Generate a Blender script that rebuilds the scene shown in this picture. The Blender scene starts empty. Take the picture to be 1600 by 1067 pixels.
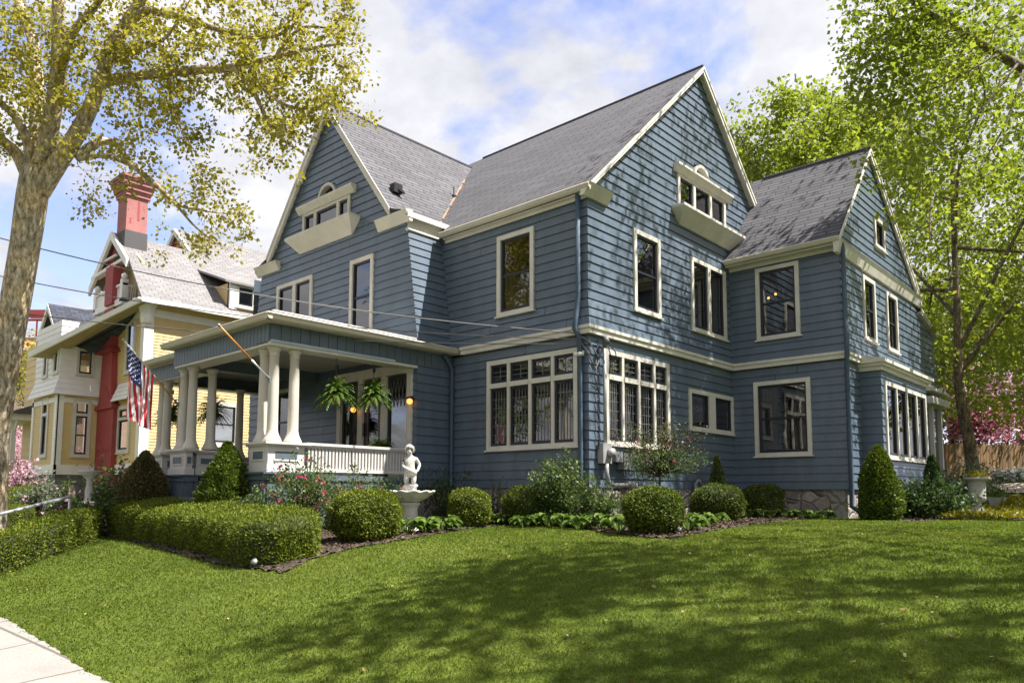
import bpy, math, random
import numpy as np
from mathutils import Vector, Matrix
R = math.radians
rnd = random.Random(7)
nrg = np.random.default_rng(11)
SC = bpy.context.scene
COL = SC.collection
Z = np.array([0, 0, 1.0])

# ------------------------------------------------------------------ camera
yaw, pitch, roll, FPX, PCX, PCY = R(-42.416), R(5.285), R(0.151), 1168.33, 800.0, 663.2
fwd = np.array([math.sin(yaw) * math.cos(pitch), math.cos(yaw) * math.cos(pitch), math.sin(pitch)])
_r = np.array([math.cos(yaw), -math.sin(yaw), 0.0])
_u = np.cross(_r, fwd)
RT = _r * math.cos(roll) + _u * math.sin(roll)
UP = -_r * math.sin(roll) + _u * math.cos(roll)
CAM = np.array([8.398, -11.34, 1.6])

def ray(px, py): return RT * (px - PCX) / FPX - UP * (py - PCY) / FPX + fwd
def at(px, py, D): return CAM + ray(px, py) * D
def onx(px, py, x): d = ray(px, py); return CAM + d * (x - CAM[0]) / d[0]
def ony(px, py, y): d = ray(px, py); return CAM + d * (y - CAM[1]) / d[1]

def sstep(a, b, x):
    t = np.clip((np.asarray(x, float) - a) / (b - a), 0, 1)
    return t * t * (3 - 2 * t)
_gy = np.array([-60, -12.2, -9.2, -8.6, -8, -7, -6, -5, -4, -2, 0, 5, 400.])
_gz = np.array([-.12, .02, .10, .20, .33, .54, .70, .83, .92, 1.0, 1.04, 1.06, 1.06])
def ground(x, y):
    x = np.asarray(x, float); y = np.asarray(y, float)
    z = np.interp(y, _gy, _gz)
    z = z + 1.05 * sstep(9.5, 17.5, y) * sstep(-4, 1.5, x)
    z = z + .45 * sstep(-11.5, -17, x) * sstep(-7, -3, y)
    return z
def onground(px, py):
    d = ray(px, py); t = 1.5
    while t < 120:
        p = CAM + d * t
        if p[2] <= ground(p[0], p[1]): break
        t += .02
    return np.array([p[0], p[1], float(ground(p[0], p[1]))]), t

cam = bpy.data.cameras.new('camera')
cam.sensor_width = 36.0; cam.lens = FPX / 1600 * 36; cam.shift_y = (PCY - 533.5) / 1600
cam.clip_end = 2000; cam.clip_start = .05
co = bpy.data.objects.new('camera', cam); COL.objects.link(co)
M = Matrix(((RT[0], UP[0], -fwd[0], CAM[0]), (RT[1], UP[1], -fwd[1], CAM[1]), (RT[2], UP[2], -fwd[2], CAM[2]), (0, 0, 0, 1)))
co.matrix_world = M
SC.camera = co

# ------------------------------------------------------------------ materials
def srgb(r, g, b):
    f = lambda c: (c / 255 / 12.92) if c / 255 <= .04045 else ((c / 255 + .055) / 1.055) ** 2.4
    return (f(r), f(g), f(b), 1)
class NT:
    def __init__(s, name):
        s.m = bpy.data.materials.new(name); s.m.use_nodes = True
        s.t = s.m.node_tree; s.t.nodes.clear()
        s.out = s.n('ShaderNodeOutputMaterial')
    def n(s, typ, **kw):
        nd = s.t.nodes.new(typ)
        for k, v in kw.items():
            if hasattr(nd, k): setattr(nd, k, v)
            else: nd.inputs[k].default_value = v
        return nd
    def l(s, a, b): s.t.links.new(a, b)
def _ramp(nt, fac, stops):
    r = nt.n('ShaderNodeValToRGB'); e = r.color_ramp.elements
    while len(e) < len(stops): e.new(.5)
    for el, (p, c) in zip(e, stops): el.position = p; el.color = c if len(c) == 4 else (*c, 1)
    nt.l(fac, r.inputs[0]); return r
def mat(name, c, rough=.6, var=.12, scale=3.0, bump=.0, bscale=40, metal=0.0, spec=.5, c2=None, stretch=(1, 1, 1), rand=0.0):
    """painted or natural surface: base colour varied by two noises, light bump"""
    nt = NT(name)
    p = nt.n('ShaderNodeBsdfPrincipled'); nt.l(p.outputs[0], nt.out.inputs[0])
    p.inputs['Roughness'].default_value = rough; p.inputs['Metallic'].default_value = metal
    p.inputs['Specular IOR Level'].default_value = spec
    tc = nt.n('ShaderNodeTexCoord'); mp = nt.n('ShaderNodeMapping'); mp.inputs['Scale'].default_value = stretch
    nt.l(tc.outputs['Object'], mp.inputs[0])
    ns = nt.n('ShaderNodeTexNoise', Scale=scale, Detail=5.0, Roughness=.65); nt.l(mp.outputs[0], ns.inputs['Vector'])
    c = np.array(c[:3]); ca = np.clip(c * (1 - var), 0, 1); cb = np.clip(c * (1 + var), 0, 1) if c2 is None else np.array(c2[:3])
    rp = _ramp(nt, ns.outputs[0], [(.3, tuple(ca)), (.7, tuple(cb))])
    colr = rp.outputs[0]
    if rand:
        g = nt.n('ShaderNodeNewGeometry'); hs = nt.n('ShaderNodeHueSaturation')
        mr = nt.n('ShaderNodeMapRange'); mr.inputs['To Min'].default_value = 1 - rand; mr.inputs['To Max'].default_value = 1 + rand
        nt.l(g.outputs['Random Per Island'], mr.inputs[0]); nt.l(mr.outputs[0], hs.inputs['Value']); nt.l(colr, hs.inputs['Color']); colr = hs.outputs[0]
    nt.l(colr, p.inputs['Base Color'])
    if bump:
        n2 = nt.n('ShaderNodeTexNoise', Scale=bscale, Detail=4.0); nt.l(mp.outputs[0], n2.inputs['Vector'])
        b = nt.n('ShaderNodeBump', Strength=bump, Distance=.02); nt.l(n2.outputs[0], b.inputs['Height']); nt.l(b.outputs[0], p.inputs['Normal'])
    return nt.m
def leafmat(name, c, c2, trans=.4, rough=.5, spec=.3, clump=1.2, isl=.6):
    nt = NT(name)
    g = nt.n('ShaderNodeNewGeometry')
    tc = nt.n('ShaderNodeTexCoord'); ns = nt.n('ShaderNodeTexNoise', Scale=clump, Detail=2.0); nt.l(tc.outputs['Object'], ns.inputs['Vector'])
    ad = nt.n('ShaderNodeMath', operation='MULTIPLY_ADD'); nt.l(g.outputs['Random Per Island'], ad.inputs[0]); ad.inputs[1].default_value = isl
    mm = nt.n('ShaderNodeMath', operation='MULTIPLY'); nt.l(ns.outputs[0], mm.inputs[0]); mm.inputs[1].default_value = 1.05 - isl
    nt.l(mm.outputs[0], ad.inputs[2])
    c = np.array(c); c2 = np.array(c2)
    rp = _ramp(nt, ad.outputs[0], [(.1, tuple(c * .8)), (.5, tuple(c)), (.9, tuple(c2))])
    p = nt.n('ShaderNodeBsdfPrincipled'); nt.l(rp.outputs[0], p.inputs['Base Color']); p.inputs['Roughness'].default_value = rough; p.inputs['Specular IOR Level'].default_value = spec
    tr = nt.n('ShaderNodeBsdfTranslucent'); hs = nt.n('ShaderNodeHueSaturation'); hs.inputs['Value'].default_value = 1.5; hs.inputs['Saturation'].default_value = 1.05
    nt.l(rp.outputs[0], hs.inputs['Color']); nt.l(hs.outputs[0], tr.inputs[0])
    mx = nt.n('ShaderNodeMixShader'); mx.inputs[0].default_value = trans
    nt.l(p.outputs[0], mx.inputs[1]); nt.l(tr.outputs[0], mx.inputs[2]); nt.l(mx.outputs[0], nt.out.inputs[0])
    return nt.m
def glassmat(name='window_glass', tint=.56, ior=2.5):
    nt = NT(name)
    tr = nt.n('ShaderNodeBsdfTransparent'); tr.inputs[0].default_value = (tint, tint, tint * .97, 1)
    gl = nt.n('ShaderNodeBsdfGlossy'); gl.inputs['Roughness'].default_value = .015
    tc = nt.n('ShaderNodeTexCoord'); ns = nt.n('ShaderNodeTexNoise', Scale=1.3, Detail=1.0); nt.l(tc.outputs['Object'], ns.inputs['Vector'])
    b = nt.n('ShaderNodeBump', Strength=.05, Distance=.05); nt.l(ns.outputs[0], b.inputs['Height']); nt.l(b.outputs[0], gl.inputs['Normal'])
    fr = nt.n('ShaderNodeFresnel', IOR=ior)
    mx = nt.n('ShaderNodeMixShader'); nt.l(fr.outputs[0], mx.inputs[0]); nt.l(tr.outputs[0], mx.inputs[1]); nt.l(gl.outputs[0], mx.inputs[2])
    nt.l(mx.outputs[0], nt.out.inputs[0]); return nt.m
def brickmat(name, c1, c2, mortar, w, h, msize=.01, rough=.8, bump=.4, coord='UV', offset=.5, var=.25, blot=.18, smooth=.1):  # mortar: real joints on brick and paving, painted shadow lines on shingles
    nt = NT(name)
    tc = nt.n('ShaderNodeTexCoord')
    br = nt.n('ShaderNodeTexBrick'); br.offset = offset; br.inputs['Scale'].default_value = 1.0
    br.inputs['Brick Width'].default_value = w; br.inputs['Row Height'].default_value = h; br.inputs['Mortar Size'].default_value = msize; br.inputs['Mortar Smooth'].default_value = smooth
    br.inputs['Color1'].default_value = c1; br.inputs['Color2'].default_value = c2; br.inputs['Mortar'].default_value = mortar; br.inputs['Bias'].default_value = 0
    nt.l(tc.outputs[coord], br.inputs['Vector'])
    ns = nt.n('ShaderNodeTexNoise', Scale=.9, Detail=6.0, Roughness=.7); nt.l(tc.outputs['Object'], ns.inputs['Vector'])
    n3 = nt.n('ShaderNodeTexNoise', Scale=60.0, Detail=2.0); nt.l(tc.outputs['Object'], n3.inputs['Vector'])
    mr = nt.n('ShaderNodeMapRange'); mr.inputs['From Min'].default_value = .3; mr.inputs['From Max'].default_value = .7; mr.inputs['To Min'].default_value = 1 - blot; mr.inputs['To Max'].default_value = 1 + blot
    nt.l(ns.outputs[0], mr.inputs[0])
    m3 = nt.n('ShaderNodeMapRange'); m3.inputs['From Min'].default_value = .3; m3.inputs['From Max'].default_value = .7; m3.inputs['To Min'].default_value = 1 - var; m3.inputs['To Max'].default_value = 1 + var
    nt.l(n3.outputs[0], m3.inputs[0])
    ml = nt.n('ShaderNodeMath', operation='MULTIPLY'); nt.l(mr.outputs[0], ml.inputs[0]); nt.l(m3.outputs[0], ml.inputs[1])
    hs = nt.n('ShaderNodeHueSaturation'); nt.l(br.outputs[0], hs.inputs['Color']); nt.l(ml.outputs[0], hs.inputs['Value'])
    p = nt.n('ShaderNodeBsdfPrincipled'); p.inputs['Roughness'].default_value = rough; p.inputs['Specular IOR Level'].default_value = .3
    nt.l(hs.outputs[0], p.inputs['Base Color'])
    b = nt.n('ShaderNodeBump', Strength=bump, Distance=.02, invert=True); nt.l(br.outputs['Fac'], b.inputs['Height']); nt.l(b.outputs[0], p.inputs['Normal'])
    nt.l(p.outputs[0], nt.out.inputs[0]); return nt.m
def stonemat(name):
    nt = NT(name)
    tc = nt.n('ShaderNodeTexCoord')
    wn = nt.n('ShaderNodeTexNoise', Scale=1.6, Detail=2.0); nt.l(tc.outputs['Object'], wn.inputs['Vector'])
    mxv = nt.n('ShaderNodeVectorMath', operation='MULTIPLY_ADD'); nt.l(wn.outputs['Color'], mxv.inputs[0]); mxv.inputs[1].default_value = (.35, .35, .35); nt.l(tc.outputs['Object'], mxv.inputs[2])
    v = nt.n('ShaderNodeTexVoronoi', Scale=3.3); nt.l(mxv.outputs[0], v.inputs['Vector'])
    ve = nt.n('ShaderNodeTexVoronoi', Scale=3.3, feature='DISTANCE_TO_EDGE'); nt.l(mxv.outputs[0], ve.inputs['Vector'])
    sx = nt.n('ShaderNodeSeparateColor'); nt.l(v.outputs['Color'], sx.inputs[0])
    rp = _ramp(nt, sx.outputs[0], [(0, (.10, .09, .085)), (.3, (.30, .24, .20)), (.55, (.19, .16, .15)), (.8, (.36, .30, .26)), (1, (.24, .23, .23))])
    n2 = nt.n('ShaderNodeTexNoise', Scale=22.0, Detail=6.0); nt.l(tc.outputs['Object'], n2.inputs['Vector'])
    m3 = nt.n('ShaderNodeMapRange'); m3.inputs['From Min'].default_value = .3; m3.inputs['From Max'].default_value = .7; m3.inputs['To Min'].default_value = .7; m3.inputs['To Max'].default_value = 1.3; nt.l(n2.outputs[0], m3.inputs[0])
    hs = nt.n('ShaderNodeHueSaturation'); nt.l(rp.outputs[0], hs.inputs['Color']); nt.l(m3.outputs[0], hs.inputs['Value'])
    ed = _ramp(nt, ve.outputs['Distance'], [(.0, (0, 0, 0)), (.09, (1, 1, 1))])
    mc = nt.n('ShaderNodeMix', data_type='RGBA'); nt.l(ed.outputs[0], mc.inputs[0]); mc.inputs[6].default_value = (.27, .24, .21, 1); nt.l(hs.outputs[0], mc.inputs[7])
    p = nt.n('ShaderNodeBsdfPrincipled'); p.inputs['Roughness'].default_value = .85; nt.l(mc.outputs[2], p.inputs['Base Color'])
    b = nt.n('ShaderNodeBump', Strength=.9, Distance=.05); nt.l(ed.outputs[0], b.inputs['Height']); nt.l(b.outputs[0], p.inputs['Normal'])
    nt.l(p.outputs[0], nt.out.inputs[0]); return nt.m
def barkmat(name, c1, c2, c3):
    nt = NT(name)
    tc = nt.n('ShaderNodeTexCoord'); mp = nt.n('ShaderNodeMapping'); mp.inputs['Scale'].default_value = (1, 1, .38); nt.l(tc.outputs['Object'], mp.inputs[0])
    n1 = nt.n('ShaderNodeTexNoise', Scale=15.0, Detail=8.0, Roughness=.75); nt.l(mp.outputs[0], n1.inputs['Vector'])
    n2 = nt.n('ShaderNodeTexNoise', Scale=2.2, Detail=4.0); nt.l(tc.outputs['Object'], n2.inputs['Vector'])
    v = nt.n('ShaderNodeTexVoronoi', Scale=16.0, feature='DISTANCE_TO_EDGE'); nt.l(mp.outputs[0], v.inputs['Vector'])
    r1 = _ramp(nt, n1.outputs[0], [(.38, c1), (.5, c2), (.62, c3)])
    r2 = _ramp(nt, n2.outputs[0], [(.42, (.85, .84, .82)), (.58, (1.12, 1.02, .86))])
    mx = nt.n('ShaderNodeMix', data_type='RGBA', blend_type='MULTIPLY'); mx.inputs[0].default_value = 1; nt.l(r1.outputs[0], mx.inputs[6]); nt.l(r2.outputs[0], mx.inputs[7])
    p = nt.n('ShaderNodeBsdfPrincipled'); p.inputs['Roughness'].default_value = .9; p.inputs['Specular IOR Level'].default_value = .2; nt.l(mx.outputs[2], p.inputs['Base Color'])
    b = nt.n('ShaderNodeBump', Strength=.8, Distance=.04); nt.l(n1.outputs[0], b.inputs['Height'])
    b2 = nt.n('ShaderNodeBump', Strength=.6, Distance=.03); nt.l(v.outputs['Distance'], b2.inputs['Height']); nt.l(b.outputs[0], b2.inputs['Normal']); nt.l(b2.outputs[0], p.inputs['Normal'])
    nt.l(p.outputs[0], nt.out.inputs[0]); return nt.m
def emit(name, c, s):
    nt = NT(name); e = nt.n('ShaderNodeEmission', Strength=s); e.inputs[0].default_value = c; nt.l(e.outputs[0], nt.out.inputs[0]); return nt.m

MT = dict(
    siding=mat('blue_siding_paint', (.090, .119, .156), .34, .17, 1.6, .14, 24, spec=.5, stretch=(1.6, 1.6, .55)),
    blueboard=mat('blue_board_paint', (.092, .118, .142), .5, .10, 2, .08, 30),
    downpipe=mat('blue_metal_paint', (.060, .088, .125), .6, .10, 2, spec=.25),
    trim=mat('cream_trim_paint', (.56, .525, .46), .5, .12, 2.5, .10, 40),
    gutter=mat('cream_gutter_paint', (.50, .455, .375), .4, .06, 3),
    column=mat('white_column_paint', (.52, .475, .41), .5, .06, 4, .12, 35),
    whitewood=mat('white_rail_paint', (.54, .51, .475), .5, .05, 4),
    membrane=mat('white_roof_membrane', (.52, .50, .48), .6, .12, 2, .1, 20),
    ceiling=mat('porch_ceiling_paint', (.42, .38, .32), .6, .07, 3),
    sash=mat('dark_sash_paint', (.012, .014, .022), .4, .1, 3),
    lead=mat('lead_came', (.22, .22, .21), .4, .1, 9, metal=.3),
    glass=glassmat(),
    shingle=brickmat('grey_shingles', (.118, .113, .122, 1), (.086, .083, .090, 1), (.042, .040, .044, 1), .62, .145, .017, .9, .8, var=.24, blot=.10),  # dark mortar colour is a painted shadow line between shingle courses
    stone=stonemat('field_stone'),
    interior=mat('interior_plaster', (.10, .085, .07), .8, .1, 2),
    lace=mat('grey_lace_curtain', (.30, .29, .28), .9, .2, 9), soffit=mat('ochre_soffit_paint', (.36, .27, .14), .7, .1, 3),
    curtain=mat('white_curtain', (.70, .68, .64), .8, .08, 5),
    door=mat('dark_door_wood', (.045, .018, .014), .35, .3, 4),
    lawn=None, grassblade=None,
    copper=mat('rusty_flashing', (.36, .20, .11), .6, .4, 12),
    black=mat('black_metal', (.015, .015, .017), .4, .1, 5),
    greymetal=mat('grey_metal', (.30, .30, .29), .45, .12, 8, metal=.2),
    darkbox=mat('meter_grey', (.17, .175, .18), .5, .15, 9),
    wire=mat('wire_grey', (.16, .15, .15), .6, .1, 5),
    concrete=mat('pale_concrete', (.24, .22, .195), .9, .12, 6, .5, 60),
    sidewalk=brickmat('sidewalk_concrete', (.26, .24, .22, 1), (.235, .22, .20, 1), (.11, .10, .08, 1), 1.5, 3.0, .018, .9, .3, coord='Object', offset=0, var=.16, blot=.14),
    mulch=mat('dark_mulch', (.036, .025, .016), .95, .5, 28, 1.0, 60, c2=(.085, .060, .040)),
    cast=mat('weathered_cast_stone', (.40, .38, .345), .85, .18, 7, .35, 45, c2=(.58, .56, .52)),
    urn=mat('grey_urn_stone', (.36, .35, .32), .9, .18, 8, .4, 40),
    yellow=mat('yellow_clapboard', (.60, .44, .19), .6, .06, 3),
    ywhite=mat('yellow_house_white', (.74, .71, .66), .55, .06, 3),
    red=mat('red_painted_brick', (.30, .045, .045), .7, .15, 5, .15, 30),
    yshingle=brickmat('light_shingles', (.22, .205, .20, 1), (.17, .16, .16, 1), (.09, .085, .085, 1), .35, .16, .012, .9, .6, var=.2, blot=.1),  # darker third colour paints the shadow lines of the courses
    dshingle=brickmat('blue_black_shingles', (.06, .065, .085, 1), (.035, .04, .055, 1), (.015, .015, .02, 1), .35, .16, .012, .9, .6),  # third colour again paints course shadow lines
    brick=brickmat('red_brick', (.34, .06, .06, 1), (.28, .05, .048, 1), (.33, .14, .13, 1), .22, .075, .008, .85, .4),
    salmonbrick=brickmat('salmon_brick', (.50, .22, .14, 1), (.42, .18, .12, 1), (.45, .32, .25, 1), .22, .075, .008, .85, .3),
    bark=barkmat('maple_bark', (.15, .125, .085), (.42, .355, .25), (.72, .66, .56)),
    bark2=barkmat('dark_bark', (.045, .038, .028), (.13, .105, .07), (.25, .21, .15)),
    twig=mat('twig_bark', (.05, .04, .028), .9, .3, 8),
    maple=leafmat('maple_leaves', (0.2, 0.185, 0.022), (0.335, 0.29, 0.05), .5),
    maple2=leafmat('green_maple_leaves', (0.145, 0.185, 0.02), (0.26, 0.285, 0.042), .5),
    darkleaf=leafmat('dark_leaves', (0.0386, 0.0729, 0.0172), (0.0858, 0.1287, 0.0300), .3),
    box=leafmat('boxwood_leaves', (0.0631, 0.0930, 0.0100), (0.1426, 0.1650, 0.0199), .22, .55, .15, 3.0),
    hedge=leafmat('hedge_leaves', (0.0891, 0.1212, 0.0119), (0.2067, 0.2218, 0.0240), .25, .55, .15, 3.0),
    arbor=leafmat('arborvitae_leaves', (0.0644, 0.0987, 0.0103), (0.1630, 0.2059, 0.0257), .2, .6, .3, 4.0),
    brown=leafmat('bronze_conifer_leaves', (.095, .085, .030), (.20, .155, .055), .2, .6, .3, 3.0),
    hosta=leafmat('hosta_leaves', (0.0772, 0.1313, 0.0193), (0.1699, 0.2317, 0.0463), .25, .35, .5, 2.0),
    rose=leafmat('shrub_leaves', (0.0635, 0.1044, 0.0254), (0.1542, 0.1997, 0.0499), .3),
    fern=leafmat('fern_fronds', (0.0495, 0.1014, 0.0114), (0.1584, 0.2365, 0.0286), .3),
    redleaf=leafmat('red_shrub_leaves', (0.0594, 0.0198, 0.0165), (0.0924, 0.0726, 0.0198), .35),
    pink=leafmat('pink_blossoms', (0.5270, 0.0765, 0.1870), (0.6375, 0.1870, 0.3060), .35),
    palepink=leafmat('pale_pink_blossoms', (0.52, 0.3, 0.37), (0.62, 0.44, 0.48), .4),
    redbud=leafmat('redbud_blossoms', (0.46, 0.2, 0.3), (0.56, 0.34, 0.44), .4),
    redbud2=leafmat('deep_red_blossoms', (0.3271, 0.1088, 0.1249), (0.3997, 0.2611, 0.2499), .4),
    whitefl=leafmat('white_blossoms', (0.5950, 0.5950, 0.5780), (0.6970, 0.6800, 0.6800), .3),
    greygreen=leafmat('grey_green_leaves', (0.1056, 0.1254, 0.0726), (0.1848, 0.2112, 0.1452), .3),
    yellowgc=leafmat('yellow_ground_cover', (0.1716, 0.1650, 0.0132), (0.2772, 0.2508, 0.0198), .3),
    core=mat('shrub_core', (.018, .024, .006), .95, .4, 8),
    terracotta=mat('terracotta_pot', (.30, .10, .05), .8, .2, 6),
    fencewood=mat('brown_fence_wood', (.20, .115, .055), .85, .25, 3, .3, 30, stretch=(3, 3, .5), rand=.35),
    bulb=emit('warm_globe', (1, .36, .07, 1), .9),
    bulb2=emit('warm_bulb', (1, .45, .10, 1), 1.6),
    flagred=mat('flag_red', (.50, .02, .035), .75, .06, 3), flagwhite=mat('flag_white', (.80, .78, .76), .75, .05, 3), flagblue=mat('flag_blue', (.02, .03, .13), .75, .08, 3),
    pole=mat('varnished_pole', (.50, .20, .03), .35, .12, 6), steel=mat('polished_rail', (.62, .63, .66), .3, .06, 5, metal=.6),
    asphalt=mat('asphalt', (.05, .05, .052), .9, .2, 3, .3, 80), creamhouse=mat('cream_house_paint', (.55, .50, .42), .6, .06, 2),
    gravel=mat('pinkish_gravel', (.36, .29, .24), .95, .3, 20, .6, 60),
)

# ------------------------------------------------------------------ mesh helper
class MB:
    def __init__(s): s.v = []; s.f = []; s.uv = {}; s.mi = []; s.cur = 0; s.cuts = []
    def cut(s): s.cuts.append((len(s.v), len(s.f))); return s
    def add(s, pts, faces, uvs=None):
        b = len(s.v); s.v.extend([tuple(map(float, p)) for p in pts])
        for i, f in enumerate(faces):
            if uvs is not None and uvs[i] is not None: s.uv[len(s.f)] = uvs[i]
            s.f.append(tuple(b + k for k in f)); s.mi.append(s.cur)
        return s
    def quad(s, *p): return s.add(p, [tuple(range(len(p)))])
    def obox(s, O, U, N, u0, u1, z0, z1, n0, n1):
        O, U, N = map(np.asarray, (O, U, N)); P = lambda u, n, z: O + U * u + N * n + Z * z
        pts = [P(u, n, z) for z in (z0, z1) for n in (n0, n1) for u in (u0, u1)]
        return s.add(pts, [(0, 1, 3, 2), (4, 6, 7, 5), (0, 4, 5, 1), (2, 3, 7, 6), (0, 2, 6, 4), (1, 5, 7, 3)])
    def box(s, x0, x1, y0, y1, z0, z1):
        pts = [(x, y, z) for z in (z0, z1) for y in (y0, y1) for x in (x0, x1)]
        return s.add(pts, [(0, 2, 3, 1), (4, 5, 7, 6), (0, 1, 5, 4), (2, 6, 7, 3), (0, 4, 6, 2), (1, 3, 7, 5)])
    def bar(s, a, b, w, h, up=Z):
        a, b = np.asarray(a, float), np.asarray(b, float); d = (b - a) / np.linalg.norm(b - a)
        sd = np.cross(d, up); sd /= np.linalg.norm(sd); u2 = np.cross(sd, d)
        pts = [p + sd * i * w / 2 + u2 * j * h / 2 for p in (a, b) for j in (-1, 1) for i in (-1, 1)]
        return s.add(pts, [(0, 1, 3, 2), (4, 6, 7, 5), (0, 4, 5, 1), (2, 3, 7, 6), (0, 2, 6, 4), (1, 5, 7, 3)])
    def prism(s, poly, vec):
        poly = [np.asarray(p, float) for p in poly]; vec = np.asarray(vec, float); n = len(poly)
        return s.add(poly + [p + vec for p in poly], [tuple(range(n)), tuple(range(2 * n - 1, n - 1, -1))] + [(i, i + n, (i + 1) % n + n, (i + 1) % n) for i in range(n)])
    def tube(s, pts, rad, n=6, cap=True):
        pts = np.asarray(pts, float); k = len(pts); rad = np.broadcast_to(np.asarray(rad, float), (k,))
        T = np.gradient(pts, axis=0); T /= np.linalg.norm(T, axis=1)[:, None] + 1e-9
        a = np.array([0, 0, 1.0]) if abs(T[0][2]) < .9 else np.array([1.0, 0, 0])
        ring = []; an = np.arange(n) * 2 * np.pi / n
        for i in range(k):
            a = a - T[i] * (a @ T[i]); a /= np.linalg.norm(a) + 1e-9; b = np.cross(T[i], a)
            ring.append(pts[i] + rad[i] * (np.cos(an)[:, None] * a + np.sin(an)[:, None] * b))
        fs = [(i * n + j, i * n + (j + 1) % n, (i + 1) * n + (j + 1) % n, (i + 1) * n + j) for i in range(k - 1) for j in range(n)]
        if cap: fs += [tuple(range(n - 1, -1, -1)), tuple((k - 1) * n + j for j in range(n))]
        return s.add(np.concatenate(ring), fs)
    def lathe(s, prof, c, n=20, mod=None):
        c = np.asarray(c, float); pts = []
        for i, (r, z) in enumerate(prof):
            for j in range(n):
                t = 2 * math.pi * j / n; rr, zz = (r, z) if mod is None else mod(r, z, t, i)
                pts.append(c + np.array([rr * math.cos(t), rr * math.sin(t), zz]))
        k = len(prof)
        fs = [(i * n + j, i * n + (j + 1) % n, (i + 1) * n + (j + 1) % n, (i + 1) * n + j) for i in range(k - 1) for j in range(n)]
        fs += [tuple(range(n - 1, -1, -1)), tuple((k - 1) * n + j for j in range(n))]
        return s.add(pts, fs)
    def roofpoly(s, pts, hdir, th=.10, top_only=False):
        """roof plane seen from above with shingle uv: u along hdir, v up the slope; gets a thickness"""
        P = [np.asarray(p, float) for p in pts]; n = np.cross(P[1] - P[0], P[2] - P[0]); n /= np.linalg.norm(n)
        if n[2] < 0: P = P[::-1]; n = -n
        h = np.asarray(hdir, float); h /= np.linalg.norm(h); v = np.cross(n, h); uv = [(float(p @ h), float(p @ v)) for p in P]
        k = len(P); s.add(P, [tuple(range(k))], [uv])
        if not top_only:
            Q = [p - Z * th for p in P]; c_ = (.3, .07)
            s.add(P + Q, [tuple(range(2 * k - 1, k - 1, -1))] + [(i, i + k, (i + 1) % k + k, (i + 1) % k) for i in range(k)], [[c_] * k] + [[c_] * 4] * k)
        return s
    def builds(s, name, m, parent=None, smooth=False):
        """one object for each piece begun with cut()"""
        c = [(0, 0)] + s.cuts + [(len(s.v), len(s.f))]; out = []
        for (v0, f0), (v1, f1) in zip(c[:-1], c[1:]):
            if f1 <= f0: continue
            k = MB(); k.v = s.v[v0:v1]; k.f = [tuple(i - v0 for i in f) for f in s.f[f0:f1]]; k.mi = s.mi[f0:f1]; k.uv = {i - f0: u for i, u in s.uv.items() if f0 <= i < f1}; out.append(k.build(name, m, parent, smooth))
        return out
    def build(s, name, m, parent=None, smooth=False, at=None):
        me = bpy.data.meshes.new(name)
        off = np.array(at if at is not None else (0, 0, 0), float)
        if parent is not None: off = np.array(ROOT.get(parent.name, (0, 0, 0)), float)
        me.from_pydata([tuple(np.asarray(p) - off) for p in s.v], [], s.f)
        if s.uv:
            uvl = me.uv_layers.new(name='UVMap')
            for fi, u in s.uv.items():
                for li, w in zip(me.polygons[fi].loop_indices, u): uvl.data[li].uv = w
        ms = m if isinstance(m, (list, tuple)) else [m]
        for k in ms: me.materials.append(k)
        if len(ms) > 1: me.polygons.foreach_set('material_index', s.mi)
        if smooth: me.polygons.foreach_set('use_smooth', [True] * len(me.polygons))
        o = bpy.data.objects.new(name, me); COL.objects.link(o)
        if parent is not None: o.parent = parent; ROOT[o.name] = tuple(off)
        else: o.location = tuple(off); ROOT[o.name] = tuple(off)
        return o
ROOT = {}
def tag(o, label=None, cat=None, group=None, kind=None):
    if label: o['label'] = label
    if cat: o['category'] = cat
    if group: o['group'] = group
    if kind: o['kind'] = kind
    return o
def thing(name, label, cat, loc, group=None):
    o = bpy.data.objects.new(name, None); COL.objects.link(o); o.location = tuple(map(float, loc)); o.empty_display_size = .2
    ROOT[o.name] = tuple(map(float, loc)); return tag(o, label, cat, group)
def fastmesh(name, V, F, m, parent=None, smooth=False, mi=None, at=(0, 0, 0)):
    """V (n,3), F (m,k) numpy arrays"""
    off = np.array(ROOT.get(parent.name, (0, 0, 0)) if parent is not None else at, float)
    V = (np.asarray(V, float) - off).astype(np.float32); F = np.asarray(F, np.int32); k = F.shape[1]
    me = bpy.data.meshes.new(name); me.vertices.add(len(V)); me.vertices.foreach_set('co', V.ravel())
    me.loops.add(F.size); me.loops.foreach_set('vertex_index', F.ravel()); me.polygons.add(len(F))
    me.polygons.foreach_set('loop_start', np.arange(len(F), dtype=np.int32) * k); me.polygons.foreach_set('loop_total', np.full(len(F), k, np.int32))
    for q in (m if isinstance(m, (list, tuple)) else [m]): me.materials.append(q)
    if mi is not None: me.polygons.foreach_set('material_index', np.asarray(mi, np.int32))
    me.update(calc_edges=True); me.validate()
    if smooth: me.polygons.foreach_set('use_smooth', np.ones(len(me.polygons), bool))
    o = bpy.data.objects.new(name, me); COL.objects.link(o)
    if parent is not None: o.parent = parent; ROOT[o.name] = tuple(off)
    else: o.location = tuple(off); ROOT[o.name] = tuple(off)
    return o
def unit(a): return a / (np.linalg.norm(a, axis=-1, keepdims=True) + 1e-9)
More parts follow.
